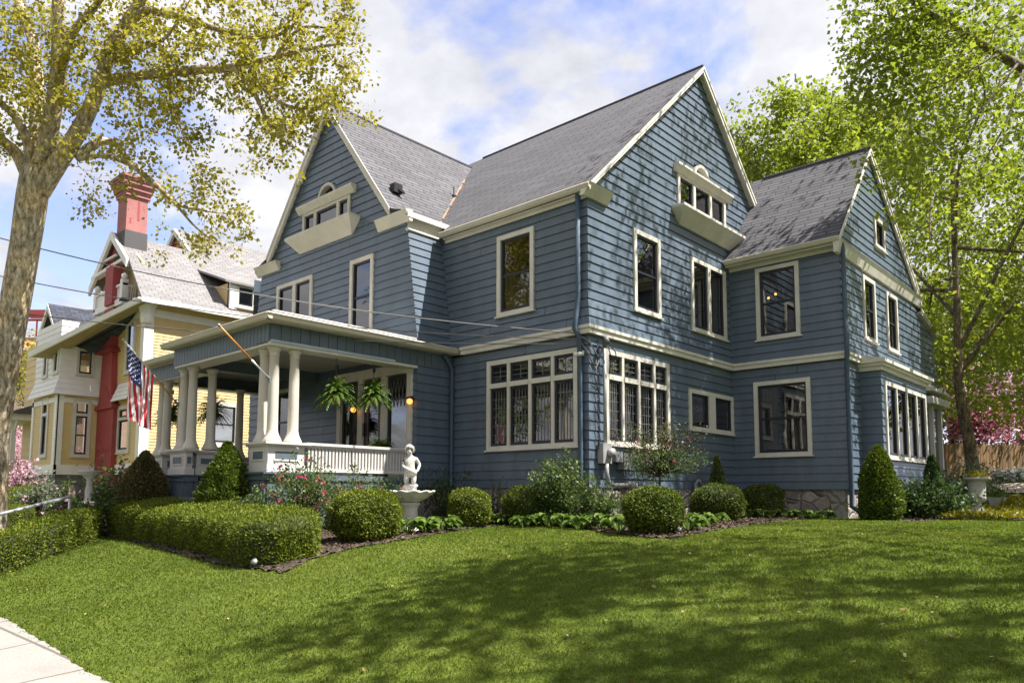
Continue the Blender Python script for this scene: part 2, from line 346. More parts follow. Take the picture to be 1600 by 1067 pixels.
def leaves(P, size, dirs=None, spread=1.0, aspect=.6, g=nrg, up=.35, fold=.25):
    """leaf blades: (n,4) rhombus faces starting at P, pointing along dirs + random"""
    n = len(P); d = g.normal(size=(n, 3)) * spread
    if dirs is not None: d = d + dirs
    d = unit(d); nn = g.normal(size=(n, 3)); nn[:, 2] = np.abs(nn[:, 2]) + up; nn = unit(nn - d * np.sum(nn * d, 1, keepdims=True)); s = np.cross(d, nn)
    L = (size * g.uniform(.5, 1.45, n))[:, None]
    V = np.stack([P, P + d * L * .5 + s * L * aspect * .5 - nn * L * fold * .3, P + d * L - nn * L * fold * .25, P + d * L * .5 - s * L * aspect * .5 - nn * L * fold * .3], 1).reshape(-1, 3)
    return V, np.arange(4 * n).reshape(n, 4)
# ================================================================== BLUE HOUSE
X = np.array([1.0, 0, 0]); Y = np.array([0, 1.0, 0]); O0 = np.zeros(3)
house = thing('clapboard_house', 'large slate blue clapboard house with steep grey gables, cream trim and a columned front porch', 'house', (0, 0, 1.05))

def siding(mb, O, U, N, z0, z1, ulo, uhi, holes=(), off=None, exp=.186, mlo=0, mhi=0, lip=.026, mo=None):
    mb.cut()
    off = off or (lambda z: 0.0)
    O, U, N = np.asarray(O, float), np.asarray(U, float), np.asarray(N, float)
    n = max(1, round((z1 - z0) / exp)); e = (z1 - z0) / n
    fl = ulo if callable(ulo) else (lambda z: ulo); fh = uhi if callable(uhi) else (lambda z: uhi)
    for i in range(n):
        a, b = z0 + i * e, z0 + (i + 1) * e
        cuts = sorted({a, b} | {zz for h in holes for zz in h[2:4] if a + 1e-3 < zz < b - 1e-3})
        o = lambda z: off(z) + .004 + (lip - .004) * (b - z) / e
        mt = o if mo is None else (lambda z: o(z) - off(z))
        for c, d in zip(cuts[:-1], cuts[1:]):
            m = (c + d) / 2
            hs = sorted([(h[0], h[1]) for h in holes if h[2] < m < h[3]])
            lo, hi = fl(m), fh(m)
            if hi - lo < .01: continue
            segs = []; x = None
            for h in hs:
                if h[1] <= lo or h[0] >= hi: continue
                segs.append((x, h[0])); x = h[1]
            segs.append((x, None))
            for s0, s1 in segs:
                L = [s0 if s0 is not None else fl(z) - mlo * mt(z) for z in (c, d)]
                H = [s1 if s1 is not None else fh(z) + mhi * mt(z) for z in (c, d)]
                if H[0] - L[0] < .004: continue
                if H[1] < L[1]: H[1] = L[1] = (H[1] + L[1]) / 2
                P = lambda u, z, k: O + U * u + Z * z + N * k
                js = []; j_ = max(L) + rnd.uniform(.9, 3.4)
                while .15 < exp < .3 and j_ < min(H) - .4: js.append(j_); j_ += rnd.uniform(2.0, 3.6)
                e0 = [(L[0], L[1])] + [(q1 + .004, q1 + .004) for q1 in js]; e1 = [(q1 - .004, q1 - .004) for q1 in js] + [(H[0], H[1])]
                for (l0, l1), (h0, h1) in zip(e0, e1):
                    dz = rnd.uniform(-.0015, .0015) if len(js) else 0; mb.quad(P(l0, c + dz, o(c)), P(h0, c + dz, o(c)), P(h1, d, o(d)), P(l1, d, o(d)))
                if c == a:
                    mb.quad(P(L[0], c + .006, off(c) - .02), P(H[0], c + .006, off(c) - .02), P(H[0], c, o(c)), P(L[0], c, o(c)))

def window(parent, O, U, N, u0, u1, z0, z1, case=.085, mull=(), trans=(), dh=True, lead=(), off=0.0, mw=.09, curtain=None, sill=True, proud=.055, sashw=.05, name='window'):
    O = np.asarray(O, float) + np.asarray(N, float) * off
    fr, sa, pa, le = MB(), MB(), MB(), MB()
    a = case; B = lambda m, *k: m.obox(O, U, N, *k)
    B(fr, u0 - .012, u0 + a, z0 - .012, z1 + .012, -.06, proud); B(fr, u1 - a, u1 + .012, z0 - .012, z1 + .012, -.06, proud)
    B(fr, u0 + a, u1 - a, z1 - a, z1 + .012, -.06, proud - .002); B(fr, u0 + a, u1 - a, z0 - .012, z0 + a * .8, -.06, proud - .002)
    if sill: B(fr, u0 - .05, u1 + .05, z0 - .045, z0 - .013, -.03, proud + .03)
    us = [u0 + a] + [q for m in mull for q in (m - mw / 2, m + mw / 2)] + [u1 - a]
    zs = [z0 + a * .8] + [q for t in trans for q in (t - .05, t + .05)] + [z1 - a]
    for m in mull: B(fr, m - mw / 2, m + mw / 2, z0 + a * .8, z1 - a, -.06, proud - .006)
    for t in trans:
        for i in range(0, len(us), 2): B(fr, us[i], us[i + 1], t - .05, t + .05, -.05, proud + .012)
    for i in range(0, len(us), 2):
        for j in range(0, len(zs), 2):
            ua, ub, za, zb = us[i], us[i + 1], zs[j], zs[j + 1]; w = min(sashw, (ub - ua) * .2)
            B(sa, ua, ua + w, za, zb, -.05, .012); B(sa, ub - w, ub, za, zb, -.05, .012)
            B(sa, ua + w, ub - w, za, za + w * 1.3, -.05, .010); B(sa, ua + w, ub - w, zb - w, zb, -.05, .010)
            if dh and zb - za > .9: zm = (za + zb) / 2; B(sa, ua + w, ub - w, zm - .025, zm + .025, -.05, .008)
            P = lambda u, z, k: O + np.asarray(U) * u + Z * z + np.asarray(N) * k
            pa.quad(P(ua + w * .9, za + w, -.02), P(ub - w * .9, za + w, -.02), P(ub - w * .9, zb - w * .9, -.02), P(ua + w * .9, zb - w * .9, -.02))
            if lead:
                c0, c1, z_lo, z_hi = lead; nv, nh = (c0, c1) if zb - za > .8 else (c0, 2)
                if zb - za <= .8: nv = 1
                for k in range(1, nv + 1):
                    u = ua + w + (ub - ua - 2 * w) * k / (nv + 1); B(le, u - .0045, u + .0045, za + w, zb - w, -.019, -.008)
                for k in range(1, nh + 1):
                    z = za + w + (zb - za - 2 * w) * k / (nh + 1); B(le, ua + w, ub - w, z - .0045, z + .0045, -.019, -.010)
    f = fr.build(name, MT['trim'], parent)
    sa.build('sash', MT['sash'], f); pa.build('pane', MT['glass'], f)
    if lead: le.build('leading', MT['lead'], f)
    if curtain:
        for (c0, c1, cz0, cz1) in curtain:
            n = 40; V = []; uu = np.linspace(c0, c1, n)
            for z in (cz0, cz1):
                for k, u in enumerate(uu): V.append(O + np.asarray(U) * u + Z * z + np.asarray(N) * (-.16 + .035 * math.sin(k * 1.25) + .012 * math.sin(k * 2.7)))
            cb = MB(); cb.add(V, [(k, k + 1, n + k + 1, n + k) for k in range(n - 1)]); cb.build('curtain', MT['curtain' if c1 - c0 < .45 else 'lace'], f, True)
    return f

# ---- roof numbers
MR = lambda y: 11.95 - .94 * abs(y - 4.55)          # main roof height over y
GRZ = 11.48; GX = -7.36; KX = 2.71; KZ = 8.0; GS = (GRZ - KZ) / KX                # front gable roof
WS = 1.15; WRY, WRZ = 8.2, 10.33; WB = .72                    # rear wing roof
flare = lambda z: max(0.0, (5.35 - z)) / .5 * .085
BELT = 4.80
H = {}
H['w1'] = [(-2.64, -.24, 2.52, 4.39), (-2.36, -1.35, 5.34, 7.06)]
mb = MB(); siding(mb, O0, X, -Y, 1.72, 4.62, -3.8, 0, H['w1'], mhi=1); siding(mb, O0, X, -Y, 4.80, 7.5, lambda z: -3.8 - .15 * max(0, z - 4.8), 0, H['w1'], off=flare, mhi=1)
mb.builds('wall', MT['siding'], house)
H['w2'] = [(.51, 2.87, 2.57, 4.41), (3.76, 5.93, 3.07, 3.98), (1.57, 2.58, 5.40, 7.12), (3.97, 5.66, 5.38, 7.09), (3.42, 5.74, 8.08, 8.96), (4.23, 4.89, 9.05, 9.42)]
glo = lambda z: 0 if z < 7.5 else max(0, 4.55 - (11.85 - z) / .94)
ghi = lambda z: 5.94 if z < 7.5 else 4.55 + (11.85 - z) / .94
mb = MB(); siding(mb, O0, Y, X, 1.72, 4.62, 0, 5.94, H['w2'], mlo=1); siding(mb, O0, Y, X, 4.80, 7.5, 0, 5.94, H['w2'], off=flare, mlo=1); siding(mb, O0, Y, X, 7.5, 11.8, glo, ghi, H['w2'])
mb.builds('wall', MT['siding'], house)
H['w3'] = [(.72, 1.76, 5.33, 7.08), (.6, 1.94, 2.52, 4.29)]
O3 = np.array([0, 5.94, 0.])
mb = MB(); siding(mb, O3, X, -Y, 1.72, 4.62, 0, 2.7, H['w3'], mhi=1); siding(mb, O3, X, -Y, 4.80, 7.45, 0, 2.7, H['w3'], off=flare, mhi=1); mb.builds('wall', MT['siding'], house)
H['w4'] = [(7.4, 8.29, 5.34, 6.89), (9.25, 10.16, 5.34, 6.86), (8.44, 9.26, 7.88, 8.65), (6.99, 10.83, 1.5, 4.6)]
O4 = np.array([2.7, 0, 0.])
wlo = lambda z: 5.94
whi = lambda z: 14.05 if z < 6.4 else 14.05 - (z - 6.4) / .26
mb = MB(); siding(mb, O4, Y, X, 1.72, 4.62, 5.94, 12.4, H['w4'], mlo=1); siding(mb, O4, Y, X, 4.80, 7.02, 5.94, whi, H['w4'], off=flare, mlo=1)
siding(mb, O4 + X * .02, Y, X, 7.30, WRZ - .15, lambda z: WRY - (WRZ - .12 - z) / WS, lambda z: WRY + (WRZ - .12 - z) / WB, H['w4'])
mb.builds('wall', MT['siding'], house)
lean = lambda z: -.148 * max(0, z - 4.8)
O5 = np.array([-3.8, 0, 0.])
mb = MB(); siding(mb, O5, Y, X, 1.72, 4.72, -1.0, 0, mlo=1); siding(mb, O5, Y, X, 4.72, 7.42, -1.0, 0, off=lean, mlo=1, mo=1); mb.builds('wall', MT['siding'], house)
O6 = np.array([0, -1.0, 0.])
H['w6'] = [(-6.27, -5.39, 5.3, 7.13), (-9.6, -7.92, 5.6, 7.13), (-8.42, -6.36, 8.2, 8.84), (-7.69, -7.03, 8.95, 9.32), (-6.62, -3.92, 1.9, 4.34), (-9.55, -8.55, 2.6, 4.3)]
hr = lambda z: (-3.8 + lean(z)) if z < 7.72 else min(-4.3, GX + (GRZ - .12 - z) / GS)
hl = lambda z: (-10.92 - lean(z)) if z < 7.72 else max(-10.42, GX - (GRZ - .12 - z) / GS)
mb = MB(); siding(mb, O6, X, -Y, 1.9, 4.75, -10.92, -3.8, H['w6'], mhi=1); siding(mb, O6, X, -Y, 4.75, 7.72, hl, hr, H['w6'], mhi=1); siding(mb, O6, X, -Y, 7.72, GRZ - .15, hl, hr, H['w6'])
mb.builds('wall', MT['siding'], house)
# unseen sides close the shell
mb = MB(); siding(mb, np.array([-10.92, 0, 0.]), Y, -X, 1.72, 7.6, -1, 12.4, exp=.37); siding(mb, np.array([0, 12.4, 0.]), X, Y, 1.72, 7.6, -10.92, 2.7, exp=.37)
siding(mb, np.array([-10.92, 0, 0.]), Y, -X, 7.6, 12, lambda z: 4.55 - (11.8 - z) / .94, lambda z: 4.55 + (11.8 - z) / .94, exp=.37); mb.builds('wall', MT['siding'], house)

# ---- foundation
mb = MB(); mb.box(-10.85, -.04, .02, 12.3, .5, 1.74); mb.box(-.039, 2.66, 5.985, 12.25, .5, 1.741); mb.box(-.06, -.001, .06, 5.98, .5, 1.739); mb.box(-10.8, -3.84, -.96, .019, .5, 1.738); mb.box(2.66, 3.12, 7.02, 10.8, .5, 1.70)
mb.build('foundation', MT['stone'], house)
mb = MB(); mb.box(-10.8, -3.95, -.9, 12.2, 1.80, 1.86); mb.box(-3.95, -.1, .1, 12.2, 1.80, 1.8585); mb.box(-.1, 2.6, 6.05, 12.2, 1.80, 1.859); mb.box(-10.8, -.1, .1, 12.2, 4.70, 4.84); mb.box(-.1, 2.6, 6.05, 12.2, 4.70, 4.839); mb.box(-10.8, -.1, .1, 12.2, 7.42, 7.5); mb.box(-.1, 2.6, 6.05, 12.2, 7.42, 7.499)
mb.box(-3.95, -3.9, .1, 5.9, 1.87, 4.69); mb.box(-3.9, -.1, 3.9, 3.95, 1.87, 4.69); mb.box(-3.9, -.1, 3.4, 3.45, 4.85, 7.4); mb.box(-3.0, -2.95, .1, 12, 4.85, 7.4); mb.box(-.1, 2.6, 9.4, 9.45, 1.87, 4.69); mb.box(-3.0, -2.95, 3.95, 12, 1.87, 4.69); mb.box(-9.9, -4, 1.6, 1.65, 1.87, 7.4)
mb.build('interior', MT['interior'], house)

# ---- belt course, flare edge
mb = MB()
def belt(m, O, U, N, u0, u1, mlo=0, mhi=0):
    m.cut()
    m.obox(O, U, N, u0 - mlo * .10, u1 + mhi * .10, 4.64, 4.795, -.02, .10)
    m.obox(O, U, N, u0 - mlo * .13, u1 + mhi * .13, 4.74, 4.802, -.02, .13)
belt(mb, O0, X, -Y, -3.42, 0, 0, 1); belt(mb, O0, Y, X, .001, 5.93); belt(mb, O3, X, -Y, .001, 2.7, 0, 1); belt(mb, O4, Y, X, 5.941, 6.9); belt(mb, O4, Y, X, 11.1, 14.1)
mb.builds('belt_course', MT['trim'], house)

# ---- roofs
E0 = -.14
vy = 4.55 - (11.95 - GRZ) / .94                       # ridge of the front gable meets the main roof
zE = MR(E0)
ve = -4.06; EZ = 7.80; vk = 4.55 - (11.95 - KZ) / .94; vb = 4.55 - (11.95 - EZ) / .94; xk = GX + KX                            # where the valley meets the main eave
mb = MB()
mb.roofpoly([(ve, E0, zE), (.15, E0, zE), (.15, 4.55, 11.95), (GX, 4.55, 11.95), (GX, vy, GRZ), (xk, vk, KZ), (ve, vb, EZ)], X)
mb.roofpoly([(-10.9, 9.3, MR(9.3)), (.15, 9.3, MR(9.3)), (.15, 4.55, 11.95), (-10.9, 4.55, 11.95)], X)
mb.roofpoly([(-10.9, E0, zE), (2 * GX - ve, E0, zE), (2 * GX - ve, vb, EZ), (2 * GX - xk, vk, KZ), (GX, vy, GRZ), (GX, 4.55, 11.95), (-10.9, 4.55, 11.95)], X)
mb.build('roof', MT['shingle'], house)
gz = lambda x: GRZ - GS * abs(x - GX) if abs(x - GX) < KX else KZ - (abs(x - GX) - KX) * (KZ - EZ) / (ve - xk)
FY = -1.13
mb = MB()
xe = ve
mb.roofpoly([(xk, FY, KZ), (xk, vk, KZ), (GX, vy, GRZ), (GX, FY, GRZ)], Y); mb.roofpoly([(xe, FY, EZ), (xe, vb, EZ), (xk, vk, KZ), (xk, FY, KZ)], Y)
xw = 2 * GX - xe
xl_ = 2 * GX - xk; mb.roofpoly([(xl_, FY, KZ), (xl_, vk, KZ), (GX, vy, GRZ), (GX, FY, GRZ)], Y); mb.roofpoly([(xw, FY, EZ), (xw, vb, EZ), (xl_, vk, KZ), (xl_, FY, KZ)], Y)
mb.build('roof', MT['shingle'], house)
wz = lambda y: WRZ - WS * (WRY - y) if y < WRY else WRZ - WB * (y - WRY)
WE = 5.64; XW = 2.80
xv = lambda y: 0
mb = MB()
mb.roofpoly([(.03, WE, wz(WE)), (XW, WE, wz(WE)), (XW, WRY, WRZ), (-2.6, WRY, WRZ), (-2.6, 7.2, wz(7.2)), (.03, 7.2, wz(7.2))], X)
mb.roofpoly([(-2.6, 12.45, wz(12.45)), (XW, 12.45, wz(12.45)), (XW, WRY, WRZ), (-2.6, WRY, WRZ)], X)
mb.roofpoly([(-2.6, 14.15, 6.50), (XW, 14.15, 6.50), (XW, 12.3, 6.98), (-2.6, 12.3, 6.98)], X)
mb.build('roof', MT['shingle'], house)
# ridge caps and valley flashing
mb = MB(); mb.tube([(GX, 4.55, 11.96), (.15, 4.55, 11.96)], .04, 6); mb.cut().tube([(GX, FY, GRZ + .01), (GX, vy, GRZ + .01)], .04, 6); mb.cut().tube([(0, WRY, WRZ + .01), (XW, WRY, WRZ + .01)], .045, 6)
mb.builds('ridge_cap', mat('ridge_shingle', (.07, .066, .076), .9, .2, 5), house)
mb = MB()
for k in range(26):
    a, b = k / 26, (k + .8 + rnd.random() * .2) / 26
    if rnd.random() < .10: continue
    p = lambda t: np.array([xk + (GX - xk) * t, vk + (vy - vk) * t, KZ + (GRZ - KZ) * t + .025])
    mb.bar(p(-.12 + a * .86), p(-.12 + b * .86), .035 + rnd.random() * .03, .010)
mb.build('valley_flashing', MT['copper'], house)
def onroof(px, py):
    d = ray(px, py); t = 5.0
    while t < 40:
        p = CAM + d * t
        if p[2] < gz(p[0]) and p[1] > FY: break
        t += .01
    return p
mb = MB(); c = onroof(616, 299); mb.box(c[0] - .02, c[0] + .16, c[1] - .12, c[1] + .12, c[2] - .08, c[2] + .14); mb.bar(c + np.array([.1, -.1, .1]), c + np.array([.22, .14, -.08]), .05, .05)
mb.build('roof_vent', MT['black'], house)
p = ony(716, 308, 0); mb = MB()
c = onroof(709, 308); mb.tube([c, c + Z * .28], .015, 6); mb.box(c[0] - .05, c[0] + .05, c[1] - .05, c[1] + .05, c[2] - .04, c[2] + .05); mb.build('vent_pipe', MT['black'], house)

# ---- eaves: gutters, soffits, rakes, returns
def gutter(m, a, b, h=.13, w=.12, nrm=None):
    m.cut(); a, b = np.asarray(a, float), np.asarray(b, float); d = (b - a) / np.linalg.norm(b - a); nr = np.asarray(nrm, float)
    prof = [(0, 0), (w, 0), (w + .015, -.02), (w - .005, -.05), (w - .02, -h * .75), (w - .05, -h), (0, -h)]
    m.prism([a + nr * p + Z * q for p, q in prof], b - a)
g = MB(); gutter(g, (ve + .02, E0, zE - .02), (.19, E0, zE - .02), h=.11, w=.09, nrm=-Y); gutter(g, (.05, WE, wz(WE) - .02), (XW + .02, WE, wz(WE) - .02), h=.11, w=.09, nrm=-Y)
g.builds('gutter', MT['gutter'], house)
s = MB(); s.cut(); s.box(-4.0, .05, E0 + .02, -.005, zE - .17, zE - .135); s.cut(); s.box(.04, 2.75, WE + .02, 5.93, wz(WE) - .17, wz(WE) - .135); s.cut(); s.box(-4.0, .04, -.06, -.03, zE - .24, zE - .17); s.cut(); s.box(.04, 2.74, 5.87, 5.905, wz(WE) - .25, wz(WE) - .17)
s.builds('soffit', MT['trim'], house)
def rake(m, P, Q, N, w=.30, inset=.30, dep=.05):
    """barge board under the roof edge from eave P to ridge Q, with a soffit back to the wall"""
    m.cut(); P, Q, N = [np.asarray(k, float) for k in (P, Q, N)]
    m.prism([P + N * .012, Q + N * .012, Q - Z * w + N * .012, P - Z * w + N * .012], -N * dep)
    m.prism([P - N * dep - Z * .105, Q - N * dep - Z * .105, Q - N * dep - Z * .15, P - N * dep - Z * .15], -N * (inset - dep))
    m.prism([P + N * .03 - Z * .0, Q + N * .03 - Z * .0, Q - Z * .07 + N * .03, P - Z * .07 + N * .03], -N * .017)
m = MB(); t = Z * -.012
rake(m, np.array([.15, E0, zE]) + t, np.array([.15, 4.55, 11.95]) + t, X, .14, .14); rake(m, np.array([.15, 7.50, MR(7.50)]) + t, np.array([.15, 4.55, 11.95]) + t, X, .20, .14)
xr0 = xk - .04
rake(m, np.array([xr0, FY, gz(xr0)]) + t, np.array([GX, FY, GRZ]) + t, -Y, .24, .13); rake(m, np.array([2 * GX - xr0, FY, gz(xr0)]) + t, np.array([GX, FY, GRZ]) + t, -Y, .28, .13)
rake(m, np.array([XW, WE, wz(WE)]) + t, np.array([XW, WRY, WRZ]) + t, X, .14, .10); rake(m, np.array([XW, 12.45, wz(12.45)]) + t, np.array([XW, WRY, WRZ]) + t, X, .21, .10); rake(m, np.array([XW, 14.15, 6.50]) + t, np.array([XW, 12.3, 6.98]) + t, X, .14, .1)
m.builds('rake_board', MT['trim'], house)
m = MB()
# cornice return at the main corner
m.prism([(.0, -.42, zE - .03), (.40, -.42, zE - .03), (.27, -.34, zE - .27), (.0, -.34, zE - .27)], (0, .52, 0)) if 0 else None
def ret(m, O, U, N, u0, u1, zt, d=.34, h=.26):
    m.cut()
    P = lambda u, n, z: np.asarray(O) + np.asarray(U) * u + np.asarray(N) * n + Z * z
    m.prism([P(u0, -.02, zt), P(u0, d, zt - .02), P(u0, d - .03, zt - .06), P(u0, .06, zt - h), P(u0, -.02, zt - h)], np.asarray(U) * (u1 - u0))
ret(m, O0, Y, X, -.20, .60, zE + .01, .22, .24)
ret(m, O6, X, -Y, -5.2, ve, EZ + .05, .19, .26); ret(m, O6, X, -Y, 2 * GX - ve, 2 * GX + 5.2, EZ + .05, .19, .26)
ret(m, O4, Y, X, 5.60, 12.40, 7.30, .16, .28)
m.builds('cornice_return', MT['trim'], house)
m = MB(); m.prism([(ve + .012, FY, EZ - .01), (ve + .012, FY, EZ - .13), (ve - .02, FY, EZ - .13), (ve - .02, FY, EZ - .01)], (0, vb - FY, 0)); m.build('eave_fascia', MT['trim'], house)
# coved cream board below the wing eave
m = MB(); n = 8; P = []
for k in range(n + 1):
    a = k / n * math.pi / 2; P.append((-4.18 + .10 * (1 - math.cos(a)) , 7.44 + .30 * math.sin(a)))
for k in range(n):
    (x0, z0), (x1, z1) = P[k], P[k + 1]; m.quad((x0, -1.03, z0), (x0, -.02, z0), (x1, -.02, z1), (x1, -1.03, z1))
m.prism([(-4.20, -1.06, 7.40), (-4.145, -1.06, 7.40), (-4.145, -1.06, 7.45), (-4.20, -1.06, 7.45)], (0, 1.02, 0))
m.build('cove_board', MT['trim'], house, True)

# ---- downspouts
def pipe(pts, r=.045): m = MB(); m.tube(pts, r, 8); return m
pipe([(-.16, -.10, zE - .12), (-.16, -.09, 5.4), (-.17, -.16, 4.98), (-.17, -.21, 4.74), (-.14, -.09, 4.55), (-.13, -.08, 1.9), (-.13, -.10, 1.3)], .05).build('downspout', MT['downpipe'], house, True)
pipe([(-3.68, -.36, 4.66), (-3.69, -.22, 4.52), (-3.70, -.085, 4.36), (-3.70, -.08, 2.0), (-3.66, -.10, 1.8), (-3.60, -.3, 1.66)], .045).build('downspout', MT['downpipe'], house, True)
gq = ground(2.9, 5.9)
pipe([(2.80, 5.80, wz(WE) - .13), (2.80, 5.87, wz(WE) - .40), (2.79, 5.88, 5.5), (2.84, 5.78, 5.0), (2.86, 5.70, 4.74), (2.80, 5.84, 4.45), (2.79, 5.86, 1.75), (2.79, 5.86, gq + .28), (3.0, 5.72, gq + .15), (*(onground(1413, 812)[0][:2]), gq + .10)], .055).build('downspout', MT['downpipe'], house, True)

# ---- windows
W = lambda *a, **k: window(house, *a, **k)
W(O0, X, -Y, *H['w1'][0], case=.085, mull=(-2.03, -1.44, -.85), trans=(3.86,), dh=False, lead=(4, 5, 0, 0), mw=.075)
W(O0, X, -Y, *H['w1'][1], case=.085, curtain=[(-2.27, -1.44, 5.42, 6.22)])
W(O0, Y, X, *H['w2'][0], case=.085, mull=(1.10, 1.69, 2.28), trans=(3.88,), dh=False, lead=(4, 5, 0, 0), mw=.075)
W(O0, Y, X, *H['w2'][1], case=.085, mull=(4.84,), mw=.30, dh=False)
W(O0, Y, X, *H['w2'][2], case=.085); W(O0, Y, X, *H['w2'][3], curtain=[(4.05, 4.25, 5.4, 7.0), (5.35, 5.58, 5.4, 7.0)], case=.085, mull=(4.82,), mw=.13, dh=False)
W(O0, Y, X, *H['w2'][4], case=.08, mull=(4.18, 4.98), mw=.10, dh=False, sill=False)
W(O3, X, -Y, *H['w3'][0], case=.085)
W(O3, X, -Y, *H['w3'][1], case=.085, curtain=[(.72, 1.10, 2.6, 4.2), (1.55, 1.84, 2.6, 4.2)])
for k in (0, 1, 2): W(O4 + X * (.02 if k == 2 else 0), Y, X, *H['w4'][k], case=.08)
W(O6, X, -Y, *H['w6'][0], case=.085); W(O6, X, -Y, *H['w6'][1], case=.085, mull=(-8.76,), mw=.14, dh=False)
W(O6, X, -Y, *H['w6'][2], case=.085, mull=(-7.86, -6.86), mw=.11, dh=False, sill=False)
W(O6, X, -Y, *H['w6'][5], case=.085)
# arched attic lights with shelf and planter-like sill
def attic(O, U, N, uc, zb, r, shelf, sillt):
    P = lambda u, z, k: np.asarray(O, float) + np.asarray(U) * u + Z * z + np.asarray(N) * k
    fr = MB(); n = 14
    for k in range(n):
        a, b = math.pi * k / n, math.pi * (k + 1) / n
        for (r0, r1, k0, k1) in ((r - .02, r + .05, -.16, .06),):
            q = [P(uc + rr * math.cos(t), zb + rr * math.sin(t), kk) for kk in (k0, k1) for t in (a, b) for rr in (r0, r1)]
            fr.add(q, [(0, 1, 3, 2), (4, 6, 7, 5), (0, 2, 6, 4), (1, 5, 7, 3)])
    f = fr.build('arched_window', MT['trim'], house)
    sa = MB(); pa = MB()
    for k in range(n):
        a, b = math.pi * k / n, math.pi * (k + 1) / n
        sa.quad(*[P(uc + rr * math.cos(t), zb + rr * math.sin(t), -.09) for t, rr in ((a, r - .05), (a, r), (b, r), (b, r - .05))])
    pa.add([P(uc, zb, -.10)] + [P(uc + (r - .02) * math.cos(math.pi * k / n), zb + (r - .02) * math.sin(math.pi * k / n), -.10) for k in range(n + 1)], [(0, k + 1, k + 2) for k in range(n)])
    for t in (.9, 1.57, 2.24): sa.prism([P(uc - .012 * math.sin(t), zb, -.09), P(uc + .012 * math.sin(t), zb, -.09), P(uc + r * math.cos(t) + .012, zb + r * math.sin(t), -.09), P(uc + r * math.cos(t) - .012, zb + r * math.sin(t), -.09)], np.asarray(N) * .02)
    sa.build('sash', MT['sash'], f); pa.build('pane', MT['glass'], f)
    m = MB(); u0, u1, z0, z1 = shelf
    m.prism([P(u0, z0, -.02), P(u0, z0, .08), P(u0, z0 + .04, .10), P(u0, z1 - .05, .17), P(u0, z1, .17), P(u0, z1, -.02)], np.asarray(U) * (u1 - u0))
    m.build('window_hood', MT['trim'], house)
    m = MB(); u0, u1, z0, z1 = sillt; d = .34
    A = [P(u0, z1, -.02), P(u1, z1, -.02), P(u1, z1, d), P(u0, z1, d), P(u0, z1 - .06, -.02), P(u1, z1 - .06, -.02), P(u1, z1 - .06, d), P(u0, z1 - .06, d), P(u0 + .32, z0, -.02), P(u1 - .32, z0, -.02), P(u1 - .28, z0, .05), P(u0 + .28, z0, .05)]
    m.add(A, [(0, 3, 2, 1), (0, 1, 5, 4), (1, 2, 6, 5), (2, 3, 7, 6), (3, 0, 4, 7), (4, 5, 9, 8), (5, 6, 10, 9), (6, 7, 11, 10), (7, 4, 8, 11), (8, 9, 10, 11)])
    m.build('window_box', MT['trim'], house)
attic(O6, X, -Y, -7.36, 9.0, .34, (-8.58, -6.14, 8.83, 9.02), (-8.80, -5.95, 7.80, 8.20))
attic(O0, Y, X, 4.56, 9.09, .34, (3.26, 5.98, 8.94, 9.12), (3.16, 6.22, 7.72, 8.09))

# ---- bay on the right side and the sun porch behind it
bx = 3.16; OB = np.array([bx, 0, 0.])
mb = MB(); siding(mb, np.array([0, 6.97, 0.]), X, -Y, 1.3, 4.5, 2.7, bx, mhi=1, off=lambda z: .0); siding(mb, np.array([0, 10.85, 0.]), X, Y, 1.3, 4.5, 2.7, bx, mhi=1)
siding(mb, OB, Y, X, 1.3, 4.5, 6.97, 10.85, [(7.17, 10.66, 2.45, 4.22)], mlo=1, mhi=1); mb.build('bay_wall', MT['siding'], house)
W(OB, Y, X, 7.17, 10.66, 2.45, 4.22, case=.08, mull=(8.06, 8.92, 9.78), mw=.07, dh=False)
m = MB(); m.box(2.70, bx + .06, 6.90, 10.92, 4.46, 4.56); m.box(2.70, bx + .12, 6.84, 11.0, 4.56, 4.63); m.box(2.70, bx + .17, 6.79, 11.06, 4.63, 4.71); m.build('bay_cornice', MT['trim'], house)
m = MB(); m.prism([(2.7, 6.79, 4.71), (bx + .17, 6.79, 4.71), (2.7, 6.79, 4.86)], (0, 4.27, 0)); m.build('bay_roof', MT['membrane'], house)
m = MB(); m.box(2.6, 2.98, 12.4, 14.35, 4.22, 4.42); m.box(2.6, 2.98, 12.4, 14.4, 4.58, 4.67)
for y in (12.45, 13.25, 14.2): m.box(2.60, 2.76, y, y + .13, 1.75, 4.22)
m.build('sun_porch_frame', MT['whitewood'], house)
m = MB(); siding(m, O4, Y, X, 4.42, 4.58, 12.4, 14.3); siding(m, O4, Y, X, 1.5, 2.1, 12.4, 14.3); m.build('sun_porch_wall', MT['siding'], house)
m = MB(); m.quad((2.66, 12.45, 2.1), (2.66, 14.2, 2.1), (2.66, 14.2, 4.2), (2.66, 12.45, 4.2)); m.build('sun_porch_glass', MT['glass'], house)

